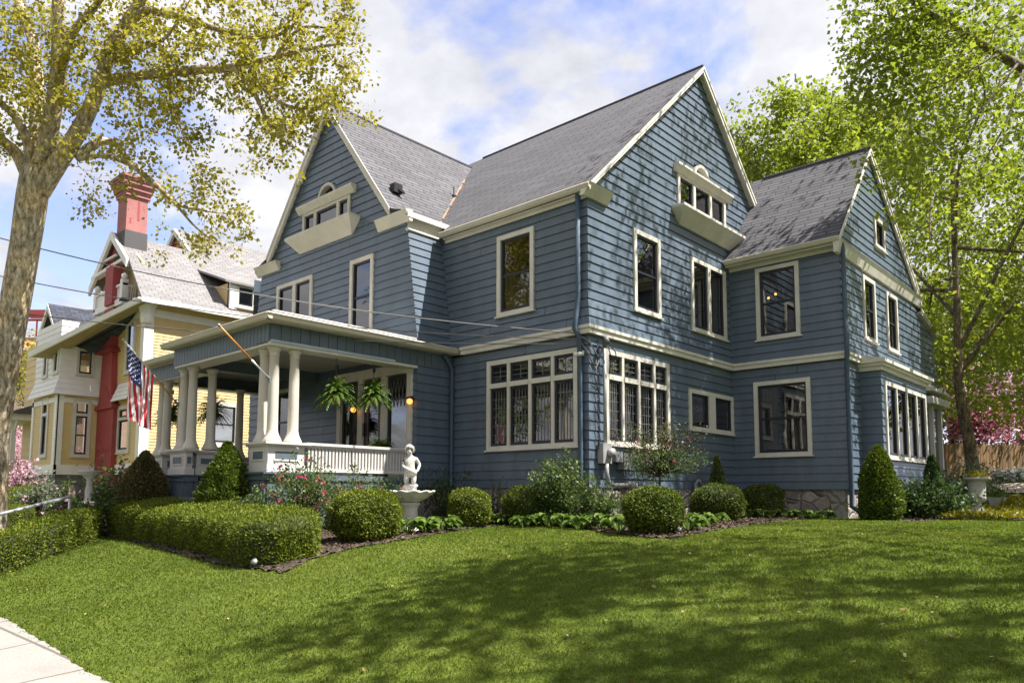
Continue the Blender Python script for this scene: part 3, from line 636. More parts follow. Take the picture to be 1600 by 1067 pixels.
# ---- front porch -------------------------------------------------------------
pf = 1.94
def board_wall(m, O, U, N, u0, u1, z0, z1, w=.155, gap=.012, n0=0, n1=.03):
    m.cut()
    k = max(1, round((u1 - u0) / w)); e = (u1 - u0) / k
    m.obox(O, U, N, u0, u1, z0, z1, n0 - .02, n0 + .004)
    for i in range(k): m.obox(O, U, N, u0 + i * e + gap / 2, u0 + (i + 1) * e - gap / 2, z0, z1, n0, n1)
m = MB(); m.box(-10.2, -3.74, -4.1, -1.03, pf - .10, pf); m.box(-7.95, -7.0, -4.52, -4.2, pf - .10, pf); m.box(-4.5, -3.74, -4.52, -4.2, pf - .10, pf); m.build('porch_floor', MT['blueboard'], house)
m = MB()
board_wall(m, (-3.80, 0, 0), Y, X, -4.45, -1.03, .7, pf - .10); board_wall(m, (0, -4.46, 0), X, -Y, -4.47, -3.80, .7, pf - .10); board_wall(m, (0, -4.46, 0), X, -Y, -7.88, -7.06, .7, pf - .10); board_wall(m, (-7.06, 0, 0), Y, X, -4.45, -3.6, .7, pf - .10)
board_wall(m, (0, -4.0, 0), X, -Y, -10.2, -7.9, .9, pf - .10); m.builds('porch_skirt', MT['blueboard'], house)
m = MB(); m.box(-4.6, -3.68, -4.58, -3.55, pf, pf + .035); m.cut(); m.box(-7.98, -6.98, -4.58, -3.55, pf, pf + .036); m.builds('porch_nosing', MT['downpipe'], house)
def pedestal(x0, x1, y0, y1, zt=2.52):
    m = MB(); m.box(x0 - .03, x1 + .03, y0 - .03, y1 + .03, pf + .036, pf + .17); m.box(x0, x1, y0, y1, pf + .17, zt - .07)
    m.box(x0 - .05, x1 + .05, y0 - .05, y1 + .05, zt - .07, zt - .04); m.box(x0 - .09, x1 + .09, y0 - .09, y1 + .09, zt - .04, zt)
    o = m.build('pedestal', MT['whitewood'], house); q = MB()
    zc0, zc1 = pf + .27, zt - .17; xm, ym = (x0 + x1) / 2, (y0 + y1) / 2; w = (x1 - x0) * .28; w2 = (y1 - y0) * .30
    q.box(xm - w, xm + w, y0 - .006, y0 + .01, zc0, zc1); q.box(x1 - .01, x1 + .006, ym - w2, ym + w2, zc0, zc1); q.build('inset_panel', MT['blueboard'], o)
    f = MB()
    for a in ((xm - w - .03, xm + w + .03, zc0 - .03, zc0), (xm - w - .03, xm + w + .03, zc1, zc1 + .03)): f.box(a[0], a[1], y0 - .016, y0 + .01, a[2], a[3])
    for a in ((xm - w - .03, xm - w), (xm + w, xm + w + .03)): f.box(a[0], a[1], y0 - .016, y0 + .01, zc0, zc1)
    for a in ((zc0 - .03, zc0), (zc1, zc1 + .03)): f.box(x1 - .01, x1 + .016, ym - w2 - .03, ym + w2 + .03, a[0], a[1])
    f.build('panel_moulding', MT['whitewood'], o)
pedestal(-4.46, -3.80, -4.44, -3.70); pedestal(-7.84, -7.08, -4.44, -4.30); pedestal(-7.80, -7.16, -4.18, -3.70, 2.50); pedestal(-10.05, -9.42, -3.95, -3.35); pedestal(-10.1, -9.6, -2.1, -1.5)
def column(x, y, z0=2.52, z1=4.27, r=.098):
    m = MB(); prof = [(r * 1.75, z0), (r * 1.75, z0 + .03), (r * 1.6, z0 + .06), (r * 1.3, z0 + .12), (r * 1.1, z0 + .18), (r * 1.02, z0 + .24), (r, z0 + .5), (r * .95, z0 + 1.1), (r * .86, z1 - .17), (r * .95, z1 - .165), (r * .95, z1 - .14), (r * .88, z1 - .135), (r * .90, z1 - .10), (r * 1.2, z1 - .055), (r * 1.3, z1 - .04), (r * 1.35, z1)]
    m.lathe(prof, (x, y, 0), 20); m.build('column', MT['column'], house, True)
for x, y in ((-3.96, -4.28), (-4.30, -4.28), (-3.96, -3.86), (-7.24, -4.28), (-7.66, -4.28), (-7.24, -3.86), (-9.62, -3.80), (-9.92, -3.80), (-9.62, -3.46), (-9.85, -1.85)): column(x, y)
# beams (board faces), soffit strip, ceiling
m = MB()
board_wall(m, (-3.80, 0, 0), Y, X, -4.47, -.03, 4.33, 4.66, w=.20); board_wall(m, (0, -4.47, 0), X, -Y, -7.74, -3.80, 4.30, 4.66, w=.13)
board_wall(m, (0, -3.98, 0), X, -Y, -10.25, -7.9, 4.25, 4.60, w=.13); board_wall(m, (-10.25, 0, 0), Y, -X, -3.98, -1.03, 4.25, 4.60, w=.13)
m.cut(); m.box(-7.73, -7.55, -4.08, -1.03, 4.32, 4.62); m.builds('porch_frieze', MT['blueboard'], house)
m = MB(); m.box(-7.70, -3.83, -4.49, -4.08, 4.26, 4.30); m.cut(); m.box(-4.15, -3.76, -4.5, -1.03, 4.265, 4.32); m.cut(); m.box(-10.25, -7.7, -4.0, -3.65, 4.23, 4.245); m.cut(); m.box(-10.28, -9.9, -3.65, -1.03, 4.232, 4.246); m.cut(); m.box(-7.60, -3.85, -4.06, -4.0, 4.30, 4.62); m.builds('porch_beam', MT['trim'], house)
m = MB(); m.box(-3.81, -3.735, -4.47, -1.65, 4.315, 4.36); m.build('beam_sill', mat('pale_blue_paint', (.36, .42, .48), .5), house)
m = MB()
k = 0; y = -4.05
while y < -1.05: m.box(-10.2, -3.85, y, y + .075, 4.57, 4.585); y += .085
m.box(-10.2, -3.85, -4.05, -1.03, 4.585, 4.60); m.build('porch_ceiling', MT['ceiling'], house)
m = MB(); m.box(-7.85, -3.57, -4.62, -1.03, 4.66, 4.72); m.box(-3.79, -3.57, -1.03, -.03, 4.66, 4.719); m.box(-10.45, -7.85, -4.16, -1.03, 4.60, 4.68)
gutter(m, (-3.57, -4.72, 4.785), (-3.57, .03, 4.785), h=.12, w=.11, nrm=X); gutter(m, (-7.92, -4.62, 4.785), (-3.47, -4.62, 4.785), h=.12, w=.11, nrm=-Y); gutter(m, (-10.5, -4.16, 4.73), (-7.86, -4.16, 4.73), h=.12, w=.11, nrm=-Y); m.builds('porch_cornice', MT['gutter'], house)
m = MB(); m.box(-7.84, -3.58, -4.61, -1.03, 4.72, 4.78); m.box(-7.7, -3.80, -4.42, -1.03, 4.78, 4.90); m.box(-3.79, -3.58, -1.03, -.04, 4.72, 4.779); m.box(-10.44, -7.85, -4.15, -1.03, 4.68, 4.72)
for y in np.arange(-4.2, -1.2, .62): m.bar((-3.80, y, 4.90), (-3.62, y, 4.785), .018, .018)
m.box(-3.86, -3.78, -4.43, -1.05, 4.90, 4.92)
m.build('porch_roof', MT['membrane'], house)
# railing along the right side
m = MB(); m.box(-3.92, -3.78, -3.65, -1.03, 2.49, 2.54); m.box(-3.89, -3.81, -3.65, -1.03, 2.45, 2.49); m.box(-3.90, -3.80, -3.65, -1.03, 2.0, 2.06)
y = -3.60
while y < -1.06: m.box(-3.87, -3.83, y, y + .04, 2.06, 2.45); y += .077
m.cut(); m.box(-10.06, -9.96, -3.35, -2.1, 2.47, 2.53); y = -3.4
while y < -2.1: m.box(-10.03, -9.99, y, y + .04, 2.0, 2.47); y += .08
m.builds('railing', MT['whitewood'], house)
m = MB()
for k in range(2): m.box(-7.0, -5.3, -4.5 - .25 * (k + 1), -4.5 - .25 * k, .6, pf - .42 * (k + 1))
m.build('porch_steps', MT['blueboard'], house)
# entrance
dr = MB(); B = lambda *k: dr.obox(O6, X, -Y, *k)
B(-6.64, -6.50, 1.94, 4.20, -.05, .08); B(-4.06, -3.92, 1.94, 4.20, -.05, .08); B(-6.66, -3.90, 4.20, 4.36, -.05, .10); B(-6.68, -3.88, 4.36, 4.40, -.05, .14); B(-5.84, -5.66, 1.94, 4.20, -.05, .06); B(-4.98, -4.78, 1.94, 4.20, -.05, .06)
B(-6.50, -5.84, 1.94, 2.25, -.05, .03); B(-4.78, -4.06, 1.94, 2.25, -.05, .03)
ent = dr.build('entrance', MT['trim'], house)
d = MB(); q = lambda *k: d.obox(O6, X, -Y, *k)
q(-5.66, -5.50, 1.96, 4.18, -.06, .0); q(-5.14, -4.98, 1.96, 4.18, -.06, .0); q(-5.5, -5.14, 3.85, 4.18, -.06, .0); q(-5.5, -5.14, 1.96, 2.75, -.06, .0); d.build('door', MT['door'], ent)
d = MB(); q(-5.64, -5.60, 2.9, 3.2, .0, .05); d.build('door_handle', MT['black'], ent)
d = MB()
for a, b in ((-6.50, -5.84), (-4.78, -4.06)): d.cut(); q(a, a + .06, 2.25, 4.18, -.05, .01); q(b - .06, b, 2.25, 4.18, -.05, .01); q(a + .06, b - .06, 4.1, 4.18, -.05, .01); q(a + .06, b - .06, 2.25, 2.33, -.05, .01)
d.builds('sash', MT['sash'], ent)
d = MB(); P = lambda u, z, k: O6 + X * u + Z * z - Y * k
for a, b, z0 in ((-6.44, -5.9, 2.33), (-4.72, -4.12, 2.33), (-5.5, -5.14, 2.75)): d.cut().quad(P(a, z0, -.02), P(b, z0, -.02), P(b, 4.12, -.02), P(a, 4.12, -.02))
d.builds('pane', MT['glass'], ent)
d = MB()
for a, b in ((-6.44, -5.9), (-4.72, -4.12)):
    d.cut()
    for k in range(5):
        u = a + (b - a) * k / 5; w = (b - a) / 5
        d.bar(P(u, 3.5, -.012), P(u + w, 4.1, -.012), .008, .008); d.bar(P(u + w, 3.5, -.012), P(u, 4.1, -.012), .008, .008)
d.builds('leading', MT['lead'], ent)
# ================================================================== YELLOW HOUSE
yh = thing('victorian_house', 'yellow Victorian house with red painted chimney and white trim, left of the blue house', 'house', (-20, -1, 1.5))
YO = np.array([0, -1.55, 0.]); YX = np.array([-17.0, 0, 0]); PO = np.array([-20.5, 0, 0.]); PF = np.array([0, -2.98, 0.])
WY = lambda *a, **k: window(yh, *a, **k)
xl = lambda px, y, yy: float(ony(px, y, yy)[0])
b0, b1 = xl(52, 650, -2.98), -20.5
hy_r = [(.72, 1.84, 3.25, 4.82), (4.2, 5.3, 3.25, 4.82)]
hy_f = [(-18.52, -17.72, 5.65, 7.46), (-18.92, -17.82, 2.95, 4.55)]
hb_r = [(-2.50, -1.93, 2.86, 4.88), (-2.46, -1.92, 5.74, 6.66)]
hb_f = [(xl(77, 650, -2.98) - .75, xl(77, 650, -2.98), 2.86, 4.95), (xl(76, 570, -2.98) - .5, xl(76, 570, -2.98), 5.72, 6.75), (xl(93, 570, -2.98) - .55, xl(93, 570, -2.98) - .02, 5.74, 6.85)]
m = MB(); siding(m, YX, Y, X, 2.55, 8.3, -1.55, 9, hy_r, exp=.105, lip=.02, mlo=1); siding(m, YO, X, -Y, 2.55, 8.0, -20.5, -17, hy_f, exp=.105, lip=.02, mhi=1)
siding(m, PO, Y, X, 2.55, 5.05, -2.98, -1.55, hb_r, exp=.105, lip=.02, mlo=1); siding(m, PF, X, -Y, 2.55, 5.05, b0, b1, hb_f, exp=.105, lip=.02, mhi=1)
siding(m, np.array([0, 9.0, 0]), X, Y, 2.5, 8, -30, -17, exp=.5); siding(m, YO, X, -Y, 2.55, 8.0, -30, b0, exp=.3)
siding(m, np.array([-18.4, 0, 0.]), Y, X, 8.4, 9.2, -1.3, -.5, exp=.12, lip=.02)
m.builds('wall', MT['yellow'], yh)
m = MB(); fl2 = lambda z: max(0, 5.6 - z) * .35
siding(m, PO, Y, X, 4.98, 7.6, -2.98, -1.55, hb_r, exp=.2, lip=.02, mlo=1, off=fl2); siding(m, PF, X, -Y, 4.98, 7.6, b0, b1, hb_f, exp=.2, lip=.02, mhi=1, off=fl2)
siding(m, YO, X, -Y, 4.7, 5.35, -18.95, -17.5, exp=.16, lip=.02, off=lambda z: max(0, 5.4 - z) * .4)
m.builds('wall', MT['ywhite'], yh)
for h in hy_r: WY(YX, Y, X, *h, case=.16, name='window')
for h in hy_f: WY(YO, X, -Y, *h, case=.13, trans=(h[2] + .72 * (h[3] - h[2]),) if h[2] < 4 else (), dh=False)
WY(PO, Y, X, *hb_r[0], case=.10, trans=(4.33,), dh=True); WY(PO, Y, X, *hb_r[1], case=.07, dh=False, off=.0)
for h in hb_f: WY(PF, X, -Y, *h, case=.11, trans=(4.35,) if h[2] < 4 else (), dh=False)
m = MB()
m.cut().obox(YX, Y, X, -1.605, -1.30, 2.55, 7.95, -.03, .052); m.cut().obox(YO, X, -Y, -17.25, -16.95, 2.55, 7.95, -.03, .05)
m.cut().obox(YX, Y, X, -1.3, 9, 7.45, 7.70, -.02, .04); m.cut().obox(YO, X, -Y, -18.8, -17.25, 7.45, 7.70, -.02, .04)
m.cut().obox(YX, Y, X, -1.6, 9, 2.22, 2.55, -.05, .06); m.cut().obox(YO, X, -Y, -20.5, -16.94, 2.22, 2.55, -.05, .06); m.cut().obox(PO, Y, X, -3.02, -1.6, 2.22, 2.55, -.05, .06); m.cut().obox(PF, X, -Y, b0, b1 + .06, 2.22, 2.55, -.05, .06)
m.cut().obox(PO, Y, X, -3.0, -2.80, 2.55, 4.98, -.02, .05); m.cut().obox(PF, X, -Y, b1 - .20, b1 + .05, 2.55, 4.98, -.02, .05); m.cut().obox(PO, Y, X, -2.8, -1.6, 4.72, 4.90, -.02, .05); m.cut().obox(PF, X, -Y, b0, b1 - .2, 4.72, 4.90, -.02, .05); m.cut().obox(PF, X, -Y, b0 - .02, b0 + .18, 2.55, 4.98, -.02, .05)
m.cut().lathe([(.19, 7.2), (.21, 7.3), (.22, 7.5), (.30, 7.8), (.42, 7.98)], (-17.05, -1.5, 0), 8)
m.builds('trim', MT['ywhite'], yh)
m = MB(); m.box(-30, -17.05, -1.5, 9, .9, 2.22); m.box(b0 + .05, b1 - .05, -2.93, -1.5, .9, 2.22); m.build('foundation', mat('grey_stone_base', (.17, .165, .17), .9, .3, 3, .4, 20), yh)
# roofs
eC = np.array([-16.6, -1.88, 7.98]); eL = ony(48, 549, -3.65); rz = 11.05; rx = -20.25
m = MB()
m.roofpoly([eC, (-16.55, 9.5, 8.02), (rx, 9.5, rz), (rx, -1.56, rz), (-18.75, -1.56, rz - (rz - 8.02) / (rx + 16.55) * (rx + 18.75))], Y, th=.16)
m.roofpoly([(rx, -1.56, rz), (rx, 9.5, rz), (-23.9, 9.5, 8.02), (-22.15, -1.56, rz - 1.55)], Y, th=.16)
r2 = ony(275, 358, 1.6); r3 = onx(425, 397, r2[0]); dz = 3.2
m.roofpoly([r2, (r2[0], 11, r2[2]), (r2[0] + dz * 1.2, 11, r2[2] - dz), (r2[0] + dz * 1.2, 1.6, r2[2] - dz)], Y, th=.15); m.roofpoly([r2, (r2[0], 11, r2[2]), (r2[0] - dz * 1.2, 11, r2[2] - dz), (r2[0] - dz * 1.2, 1.6, r2[2] - dz)], Y, th=.15)
m.build('roof', MT['yshingle'], yh)
m = MB(); top = [np.array([-18.7, -1.2, eC[2] + .22]), np.array([eL[0] + 1.5, -1.2, eL[2] + .30])]
m.roofpoly([eC, top[0], top[1], eL], eC - eL, th=.16); m.build('roof', MT['dshingle'], yh)
m = MB(); m.cut().prism([eC - Z * .05 + np.array([.02, -.02, 0]), eL - Z * .05 + np.array([0, -.02, 0]), eL - Z * .22, eC - Z * .22], (0, -.06, 0)); m.cut().prism([eC - Z * .02, np.array([-16.55, 9.5, 8.0]), np.array([-16.55, 9.5, 7.84]), eC - Z * .18], (.06, 0, 0))
sf = MB(); sf.prism([eC - Z * .20, eL - Z * .20, eL + np.array([0, .66, -.18]), np.array([-17, -1.5, 7.80])], (0, 0, .05)); sf.build('soffit', MT['soffit'], yh); m.cut().prism([(-16.55, -2.0, 7.86), (-16.55, 9.4, 7.86), (-17.0, 9.4, 7.9), (-17.0, -2, 7.9)], (0, 0, .04))
def rk(P, Q, w, N=-Y, d=.10): m.cut().prism([P, Q, Q - Z * w, P - Z * w], np.asarray(N) * d)
A = np.array([rx, -1.57, rz + .02]); rk(np.array([-22.25, -1.57, rz - 1.68]), A, .34); rk(np.array([-18.65, -1.57, rz - 1.33]), A, .30)
rk(np.array([r2[0] - 1.6, 1.6, r2[2] - 1.33]), r2, .25); rk(np.array([r2[0] + 1.6, 1.6, r2[2] - 1.33]), r2, .25)
for k in range(3): m.bar(A + np.array([-.9 + .45 * k, .02, -1.35]), A + np.array([-.9 + .45 * k, .02, -.55 - .3 * abs(k - 1)]), .07, .05)
m.bar(A + np.array([-1.2, .0, -.95]), A + np.array([.45, .0, -.95]), .08, .06); m.bar(A + np.array([-1.75, .0, -1.42]), A + np.array([1.3, .0, -1.30]), .22, .12)
# balcony
m.cut()
m.box(-21.3, -18.7, -1.68, -1.61, 8.32, 8.78); m.box(-21.35, -18.65, -1.73, -1.56, 8.78, 8.86); m.box(-21.35, -18.65, -1.75, -1.53, 8.10, 8.32)
for x in (-21.3, -18.75): m.box(x - .1, x + .1, -1.75, -1.55, 8.2, 9.0); m.lathe([(.05, 9.0), (.11, 9.06), (.11, 9.14), (.03, 9.22)], (x, -1.65, 0), 8)
m.box(-18.72, -18.66, -1.62, -1.3, 8.75, 8.83)
for k in range(5): m.bar((-18.69, -1.6 + k * .07, 8.3), (-18.69, -1.57 + k * .07, 8.75), .03, .03)
m.box(-18.42, -18.36, -.98, -.85, 8.4, 9.2); m.box(-18.42, -18.36, -1.3, -1.22, 8.4, 9.2)
m.builds('roof_trim', MT['ywhite'], yh)
m = MB(); m.prism([A + np.array([-1.7, .12, -1.5]), A + np.array([1.25, .12, -1.2]), A + np.array([0, .12, -.15])], (0, .08, 0)); m.cut(); m.prism([r2 + np.array([-1.4, .1, -1.25]), r2 + np.array([1.4, .1, -1.25]), r2 + np.array([0, .1, -.1])], (0, .08, 0)); m.builds('gable_panel', MT['red'], yh)
m = MB(); m.prism([(-22.1, -1.2, 8.3), (-18.5, -1.2, 8.3), (-18.5, -1.2, 9.7), (-20.25, -1.2, 10.9), (-22.1, -1.2, 9.5)], (0, .1, 0)); m.build('gable_wall', MT['yellow'], yh)
m = MB(); m.obox(np.array([-18.4, 0, 0.]), Y, X, -1.2, -.98, 8.45, 9.25, 0, .03); m.build('gable_window', MT['sash'], yh)
# wide dormer
m = MB(); o1 = onx(358, 478, -16.8); o2 = onx(412, 490, -16.8); zt = onx(360, 441, -16.8)[2]; y0, y1 = o1[1], o2[1] + .25; zb = o1[2]
m.box(-16.95, -16.8, y0, y1, zb - .1, zt); m.prism([(-16.8, y0, zb - .1), (-16.8, y0, zt), (-18.9, y0, zt), ], (0, .12, 0)); m.prism([(-16.8, y1, zb - .1), (-16.8, y1, zt), (-18.9, y1, zt)], (0, -.12, 0)); dm = m.build('dormer', MT['yellow'], yh)
m = MB(); m.roofpoly([(-16.62, y0 - .25, zt + .02), (-16.62, y1 + .2, zt + .02), (-19.2, y1 + .2, zt + .95), (-19.2, y0 - .25, zt + .95)], Y, th=.08); m.build('dormer_roof', MT['yshingle'], dm)
m = MB(); m.box(-16.82, -16.72, y0 - .02, y0 + .26, zb - .1, zt); m.build('dormer_trim', MT['ywhite'], dm); m = MB(); m.box(-16.812, -16.795, y0 + .26, y1 - .05, zb, zt - .03); m.build('dormer_backing', MT['sash'], dm); DX = np.array([-16.77, 0, 0.]); window(dm, DX, Y, X, y0 + .22, y1 - .02, zb + .02, zt - .02, case=.1, mull=((y0 + y1) / 2 + .1,), dh=False)
# small left dormer
m = MB(); a = ony(75, 474, -2.3); s = .9
m.roofpoly([a, a + np.array([0, 2.6, 0]), a + np.array([1.25, 2.6, -1.3]), a + np.array([1.25, 0, -1.3])], Y, th=.12); m.roofpoly([a, a + np.array([0, 2.6, 0]), a + np.array([-1.1, 2.6, -1.3]), a + np.array([-1.1, 0, -1.3])], Y, th=.12); dl = m.build('dormer', MT['dshingle'], yh)
m = MB(); m.prism([a + np.array([-.75, .3, -2.2]), a + np.array([.75, .3, -2.2]), a + np.array([.75, .3, -.9]), a + np.array([0, .3, -.15]), a + np.array([-.75, .3, -.9])], (0, 2.2, 0)); m.build('dormer_wall', MT['yellow'], dl)
m = MB()
for sx in (-1, 1): m.prism([a + np.array([0, -.02, -.02]), a + np.array([sx * 1.2, -.02, -1.32]), a + np.array([sx * 1.2, -.02, -1.52]), a + np.array([0, -.02, -.25])], (0, .08, 0))
m.box(a[0] + .75, a[0] + .79, a[1] + .45, a[1] + 1.2, a[2] - 2.0, a[2] - 1.25); m.build('dormer_trim', MT['ywhite'], dl)
m = MB(); m.box(a[0] + .77, a[0] + .82, a[1] + .55, a[1] + 1.1, a[2] - 1.9, a[2] - 1.35); m.box(a[0] - .3, a[0] + .3, a[1] + .27, a[1] + .31, a[2] - 1.9, a[2] - 1.1); m.build('dormer_window', MT['sash'], dl)
# chimneys
m = MB(); y0 = -2.12
def seg(x0, x1, z0, z1, X0=None, X1=None, d0=.55, d1=None):
    d1 = d1 or d0; X0 = x0 if X0 is None else X0; X1 = x1 if X1 is None else X1
    V = [(x0, y0 + .6, z0), (x1, y0 + .6, z0), (x1, y0 + .6 - d0, z0), (x0, y0 + .6 - d0, z0), (X0, y0 + .6, z1), (X1, y0 + .6, z1), (X1, y0 + .6 - d1, z1), (X0, y0 + .6 - d1, z1)]
    m.add(V, [(0, 1, 2, 3), (4, 7, 6, 5), (0, 4, 5, 1), (1, 5, 6, 2), (2, 6, 7, 3), (3, 7, 4, 0)])
f = lambda px, py: xl(px, py, y0 + .05)
seg(-20.42, -18.9, 1.5, 4.5, d0=.22); seg(-20.46, -18.84, 4.5, 4.64, d0=.31); seg(-20.42, -18.9, 4.64, 5.05, -20.25, -19.15, .22, .24); seg(-20.25, -19.15, 5.05, 6.5, -20.14, -19.26, .24); seg(-20.40, -18.98, 6.5, 6.74, -20.12, -19.28, .46, .27); seg(-20.12, -19.28, 6.74, 8.1, d0=.26); seg(-20.0, -19.3, 8.2, 9.6, d0=.32)
m.prism([(-20.35, -1.70, 4.66), (-19.0, -1.70, 4.66), (-19.68, -1.72, 5.35)], (0, -.07, 0))
for k in range(7): m.box(-20.36 + k * .2, -20.22 + k * .2, -1.75, -1.70, 3.0, 3.12)
for k in range(4): m.box(-20.3 + k * .34, -20.06 + k * .34, -1.745, -1.70, 2.3, 2.9)
m.build('chimney', MT['red'], yh)
m = MB(); cx = -19.85; cy = float(onx(207, 340, cx)[1]); zb, zt = 10.0, float(onx(207, 284, cx)[2]); ze = float(onx(207, 368, cx)[2])
def ring(w, d, z0, z1): m.box(cx - w, cx + w, cy - d, cy + d, z0, z1)
zs = ze + (zt - ze) * .60
ring(.42, .36, zb, zs)
for k in range(8):
    z0 = zs + (zt - zs) * k / 8; ring(.43 + .036 * k + (.016 if k % 2 else 0), .37 + .036 * k + (.016 if k % 2 else 0), z0, zs + (zt - zs) * (k + 1) / 8)
m.build('chimney', MT['brick'], yh)
m = MB(); m.box(cx - .45, cx + .45, cy - .39, cy + .39, zb, ze + .02); m.build('chimney_flashing', MT['yshingle'], yh)
m = MB(); m.box(cx + .415, cx + .428, cy + .02, cy + .09, ze + .45, zs - .05); m.box(cx + .415, cx + .428, cy - .24, cy - .19, ze + .3, ze + .5); m.build('chimney_slot', MT['red'], yh)
print('chimney', cx, cy, ze, zs, zt)
# side porch at its far end
m = MB(); q = ony(33, 700, -1.6); qx = q[0]
for x in (qx, qx + 1.5): m.box(x - .09, x + .09, -2.4, -2.22, 1.9, 4.6); m.prism([(x - .06, -2.3, 4.6), (x - .06, -2.3, 4.0), (x + .5, -2.3, 4.6)], (0, .06, 0)); m.prism([(x + .06, -2.3, 4.6), (x + .06, -2.3, 4.0), (x - .5, -2.3, 4.6)], (0, .06, 0))
m.box(qx - 1, qx + 2.5, -2.6, 0, 4.6, 4.85); m.box(qx - .5, qx + 1.6, -2.35, -2.27, 2.8, 2.87)
for k in range(14): m.box(qx - .4 + k * .14, qx - .36 + k * .14, -2.33, -2.29, 2.1, 2.8)
m.build('side_porch', MT['ywhite'], yh); m = MB(); m.prism([(qx - 1.1, -2.8, 4.85), (qx - 1.1, -1.5, 5.4), (qx - 1.1, -1.5, 4.85)], (3.8, 0, 0)); m.build('porch_roof', MT['yshingle'], yh)
m = MB(); m.box(qx - 1, qx + 2.4, -2.5, -1.5, 1.0, 1.95); m.build('porch_base', MT['red'], yh)

# ---- far salmon brick building
fb = at(40, 640, 58); bb = thing('brick_building', 'distant salmon brick building with red roof railing seen past the big trunk at left', 'building', (fb[0], fb[1], 1))
m = MB(); T = at(55, 545, 58); a = at(-60, 640, 58); b = at(92, 640, 58); dv = unit(b - a); nv = np.array([dv[1], -dv[0], 0]); dv[2] = 0
zt = T[2]; L = np.linalg.norm((b - a)[:2]) + 2
P = lambda u, z, k=0: np.array([a[0], a[1], 0]) + dv * u + nv * k + Z * z
m.obox((a[0], a[1], 0), dv, nv, 0, L, 0, zt, -8, 0); m.build('wall', MT['salmonbrick'], bb)
m = MB(); m.prism([P(-.3, zt, .4), P(L + .3, zt, .4), P(L + .3, zt + 1.6, -3), P(-.3, zt + 1.6, -3)], nv * -.2 + Z * .05); m.build('roof', mat('terracotta_roof', (.48, .18, .10), .85, .15, 2), bb)
m = MB()
for k in range(9): m.obox((a[0], a[1], 0), dv, nv, 1 + k, 1.08 + k, zt + 1.5, zt + 2.9, -2.2, -2.1)
m.obox((a[0], a[1], 0), dv, nv, .8, 9.2, zt + 2.8, zt + 2.95, -2.25, -2.05); m.obox((a[0], a[1], 0), dv, nv, 3, L - .5, zt + 3.2, zt + 3.6, -3, -1.6); m.build('roof_railing', MT['red'], bb)
m = MB()
for u in (1.5, 3.4, 5.3, 7.2): m.obox((a[0], a[1], 0), dv, nv, u, u + 1.0, zt - 3.2, zt - 1.4, -.02, .04); m.obox((a[0], a[1], 0), dv, nv, u, u + 1.0, zt - 7.2, zt - 5.4, -.02, .04)
m.build('window', MT['sash'], bb)

# ================================================================== GROUND
xs = np.unique(np.concatenate([[-400, -200, -120, -80, -55], np.arange(-40, 30.1, .5), [40, 60, 100, 180, 400]])); ys = np.unique(np.concatenate([[-300, -150, -80, -50, -30], np.arange(-22, 30.1, .5), [40, 60, 90, 140, 220, 400]]))
GXX, GYY = np.meshgrid(xs, ys); GZ = ground(GXX, GYY); V = np.stack([GXX, GYY, GZ], -1).reshape(-1, 3); nx, ny = len(xs), len(ys)
ii = (np.arange(ny - 1)[:, None] * nx + np.arange(nx - 1)[None]).ravel(); F = np.stack([ii, ii + 1, ii + nx + 1, ii + nx], 1)
nt = NT('lawn_soil'); tc = nt.n('ShaderNodeTexCoord'); n1 = nt.n('ShaderNodeTexNoise', Scale=.8, Detail=6.0); n2 = nt.n('ShaderNodeTexNoise', Scale=30.0, Detail=4.0); nt.l(tc.outputs['Object'], n1.inputs['Vector']); nt.l(tc.outputs['Object'], n2.inputs['Vector'])
r1 = _ramp(nt, n2.outputs[0], [(.3, (.048, .068, .010)), (.55, (.078, .105, .016)), (.75, (.12, .130, .030))]); r2_ = _ramp(nt, n1.outputs[0], [(.35, (.75, .8, .75)), (.65, (1.25, 1.2, 1.1))])
mx = nt.n('ShaderNodeMix', data_type='RGBA', blend_type='MULTIPLY'); mx.inputs[0].default_value = 1; nt.l(r1.outputs[0], mx.inputs[6]); nt.l(r2_.outputs[0], mx.inputs[7]); p = nt.n('ShaderNodeBsdfPrincipled'); p.inputs['Roughness'].default_value = .95; p.inputs['Specular IOR Level'].default_value = .1; nt.l(mx.outputs[2], p.inputs['Base Color'])
bp_ = nt.n('ShaderNodeBump', Strength=.8, Distance=.04); nt.l(n2.outputs[0], bp_.inputs['Height']); nt.l(bp_.outputs[0], p.inputs['Normal']); nt.l(p.outputs[0], nt.out.inputs[0])
g = fastmesh('ground', V, F, nt.m, smooth=True); tag(g, kind='structure')
def edge_y(x): return -8.95 - .12 * np.tanh((np.asarray(x, float) - .3) / 1.5) + .012 * np.sin(np.asarray(x) * 3.1) + .008 * np.sin(np.asarray(x) * 14.7) + .006 * np.sin(np.asarray(x) * 31)
sx = np.concatenate([np.arange(-40, -5, 1.5), np.arange(-5, 6, .05), np.arange(6, 30, 1.5)]); V = []; rows = [0, -.55, -1.1, -1.65]
for r in rows:
    y = edge_y(sx) + r if r > -1.6 else np.full_like(sx, -10.65); V.append(np.stack([sx, y, ground(sx, y) + .02], 1))
V = np.concatenate(V); k = len(sx); F = np.array([(j * k + i, (j + 1) * k + i, (j + 1) * k + i + 1, j * k + i + 1) for j in range(3) for i in range(k - 1)]); tag(fastmesh('sidewalk', V, F, MT['sidewalk'], smooth=True), kind='structure')
m = MB(); m.box(-60, 60, -13.3, -13.1, -.3, .06); tag(m.build('kerb', MT['concrete']), kind='structure')
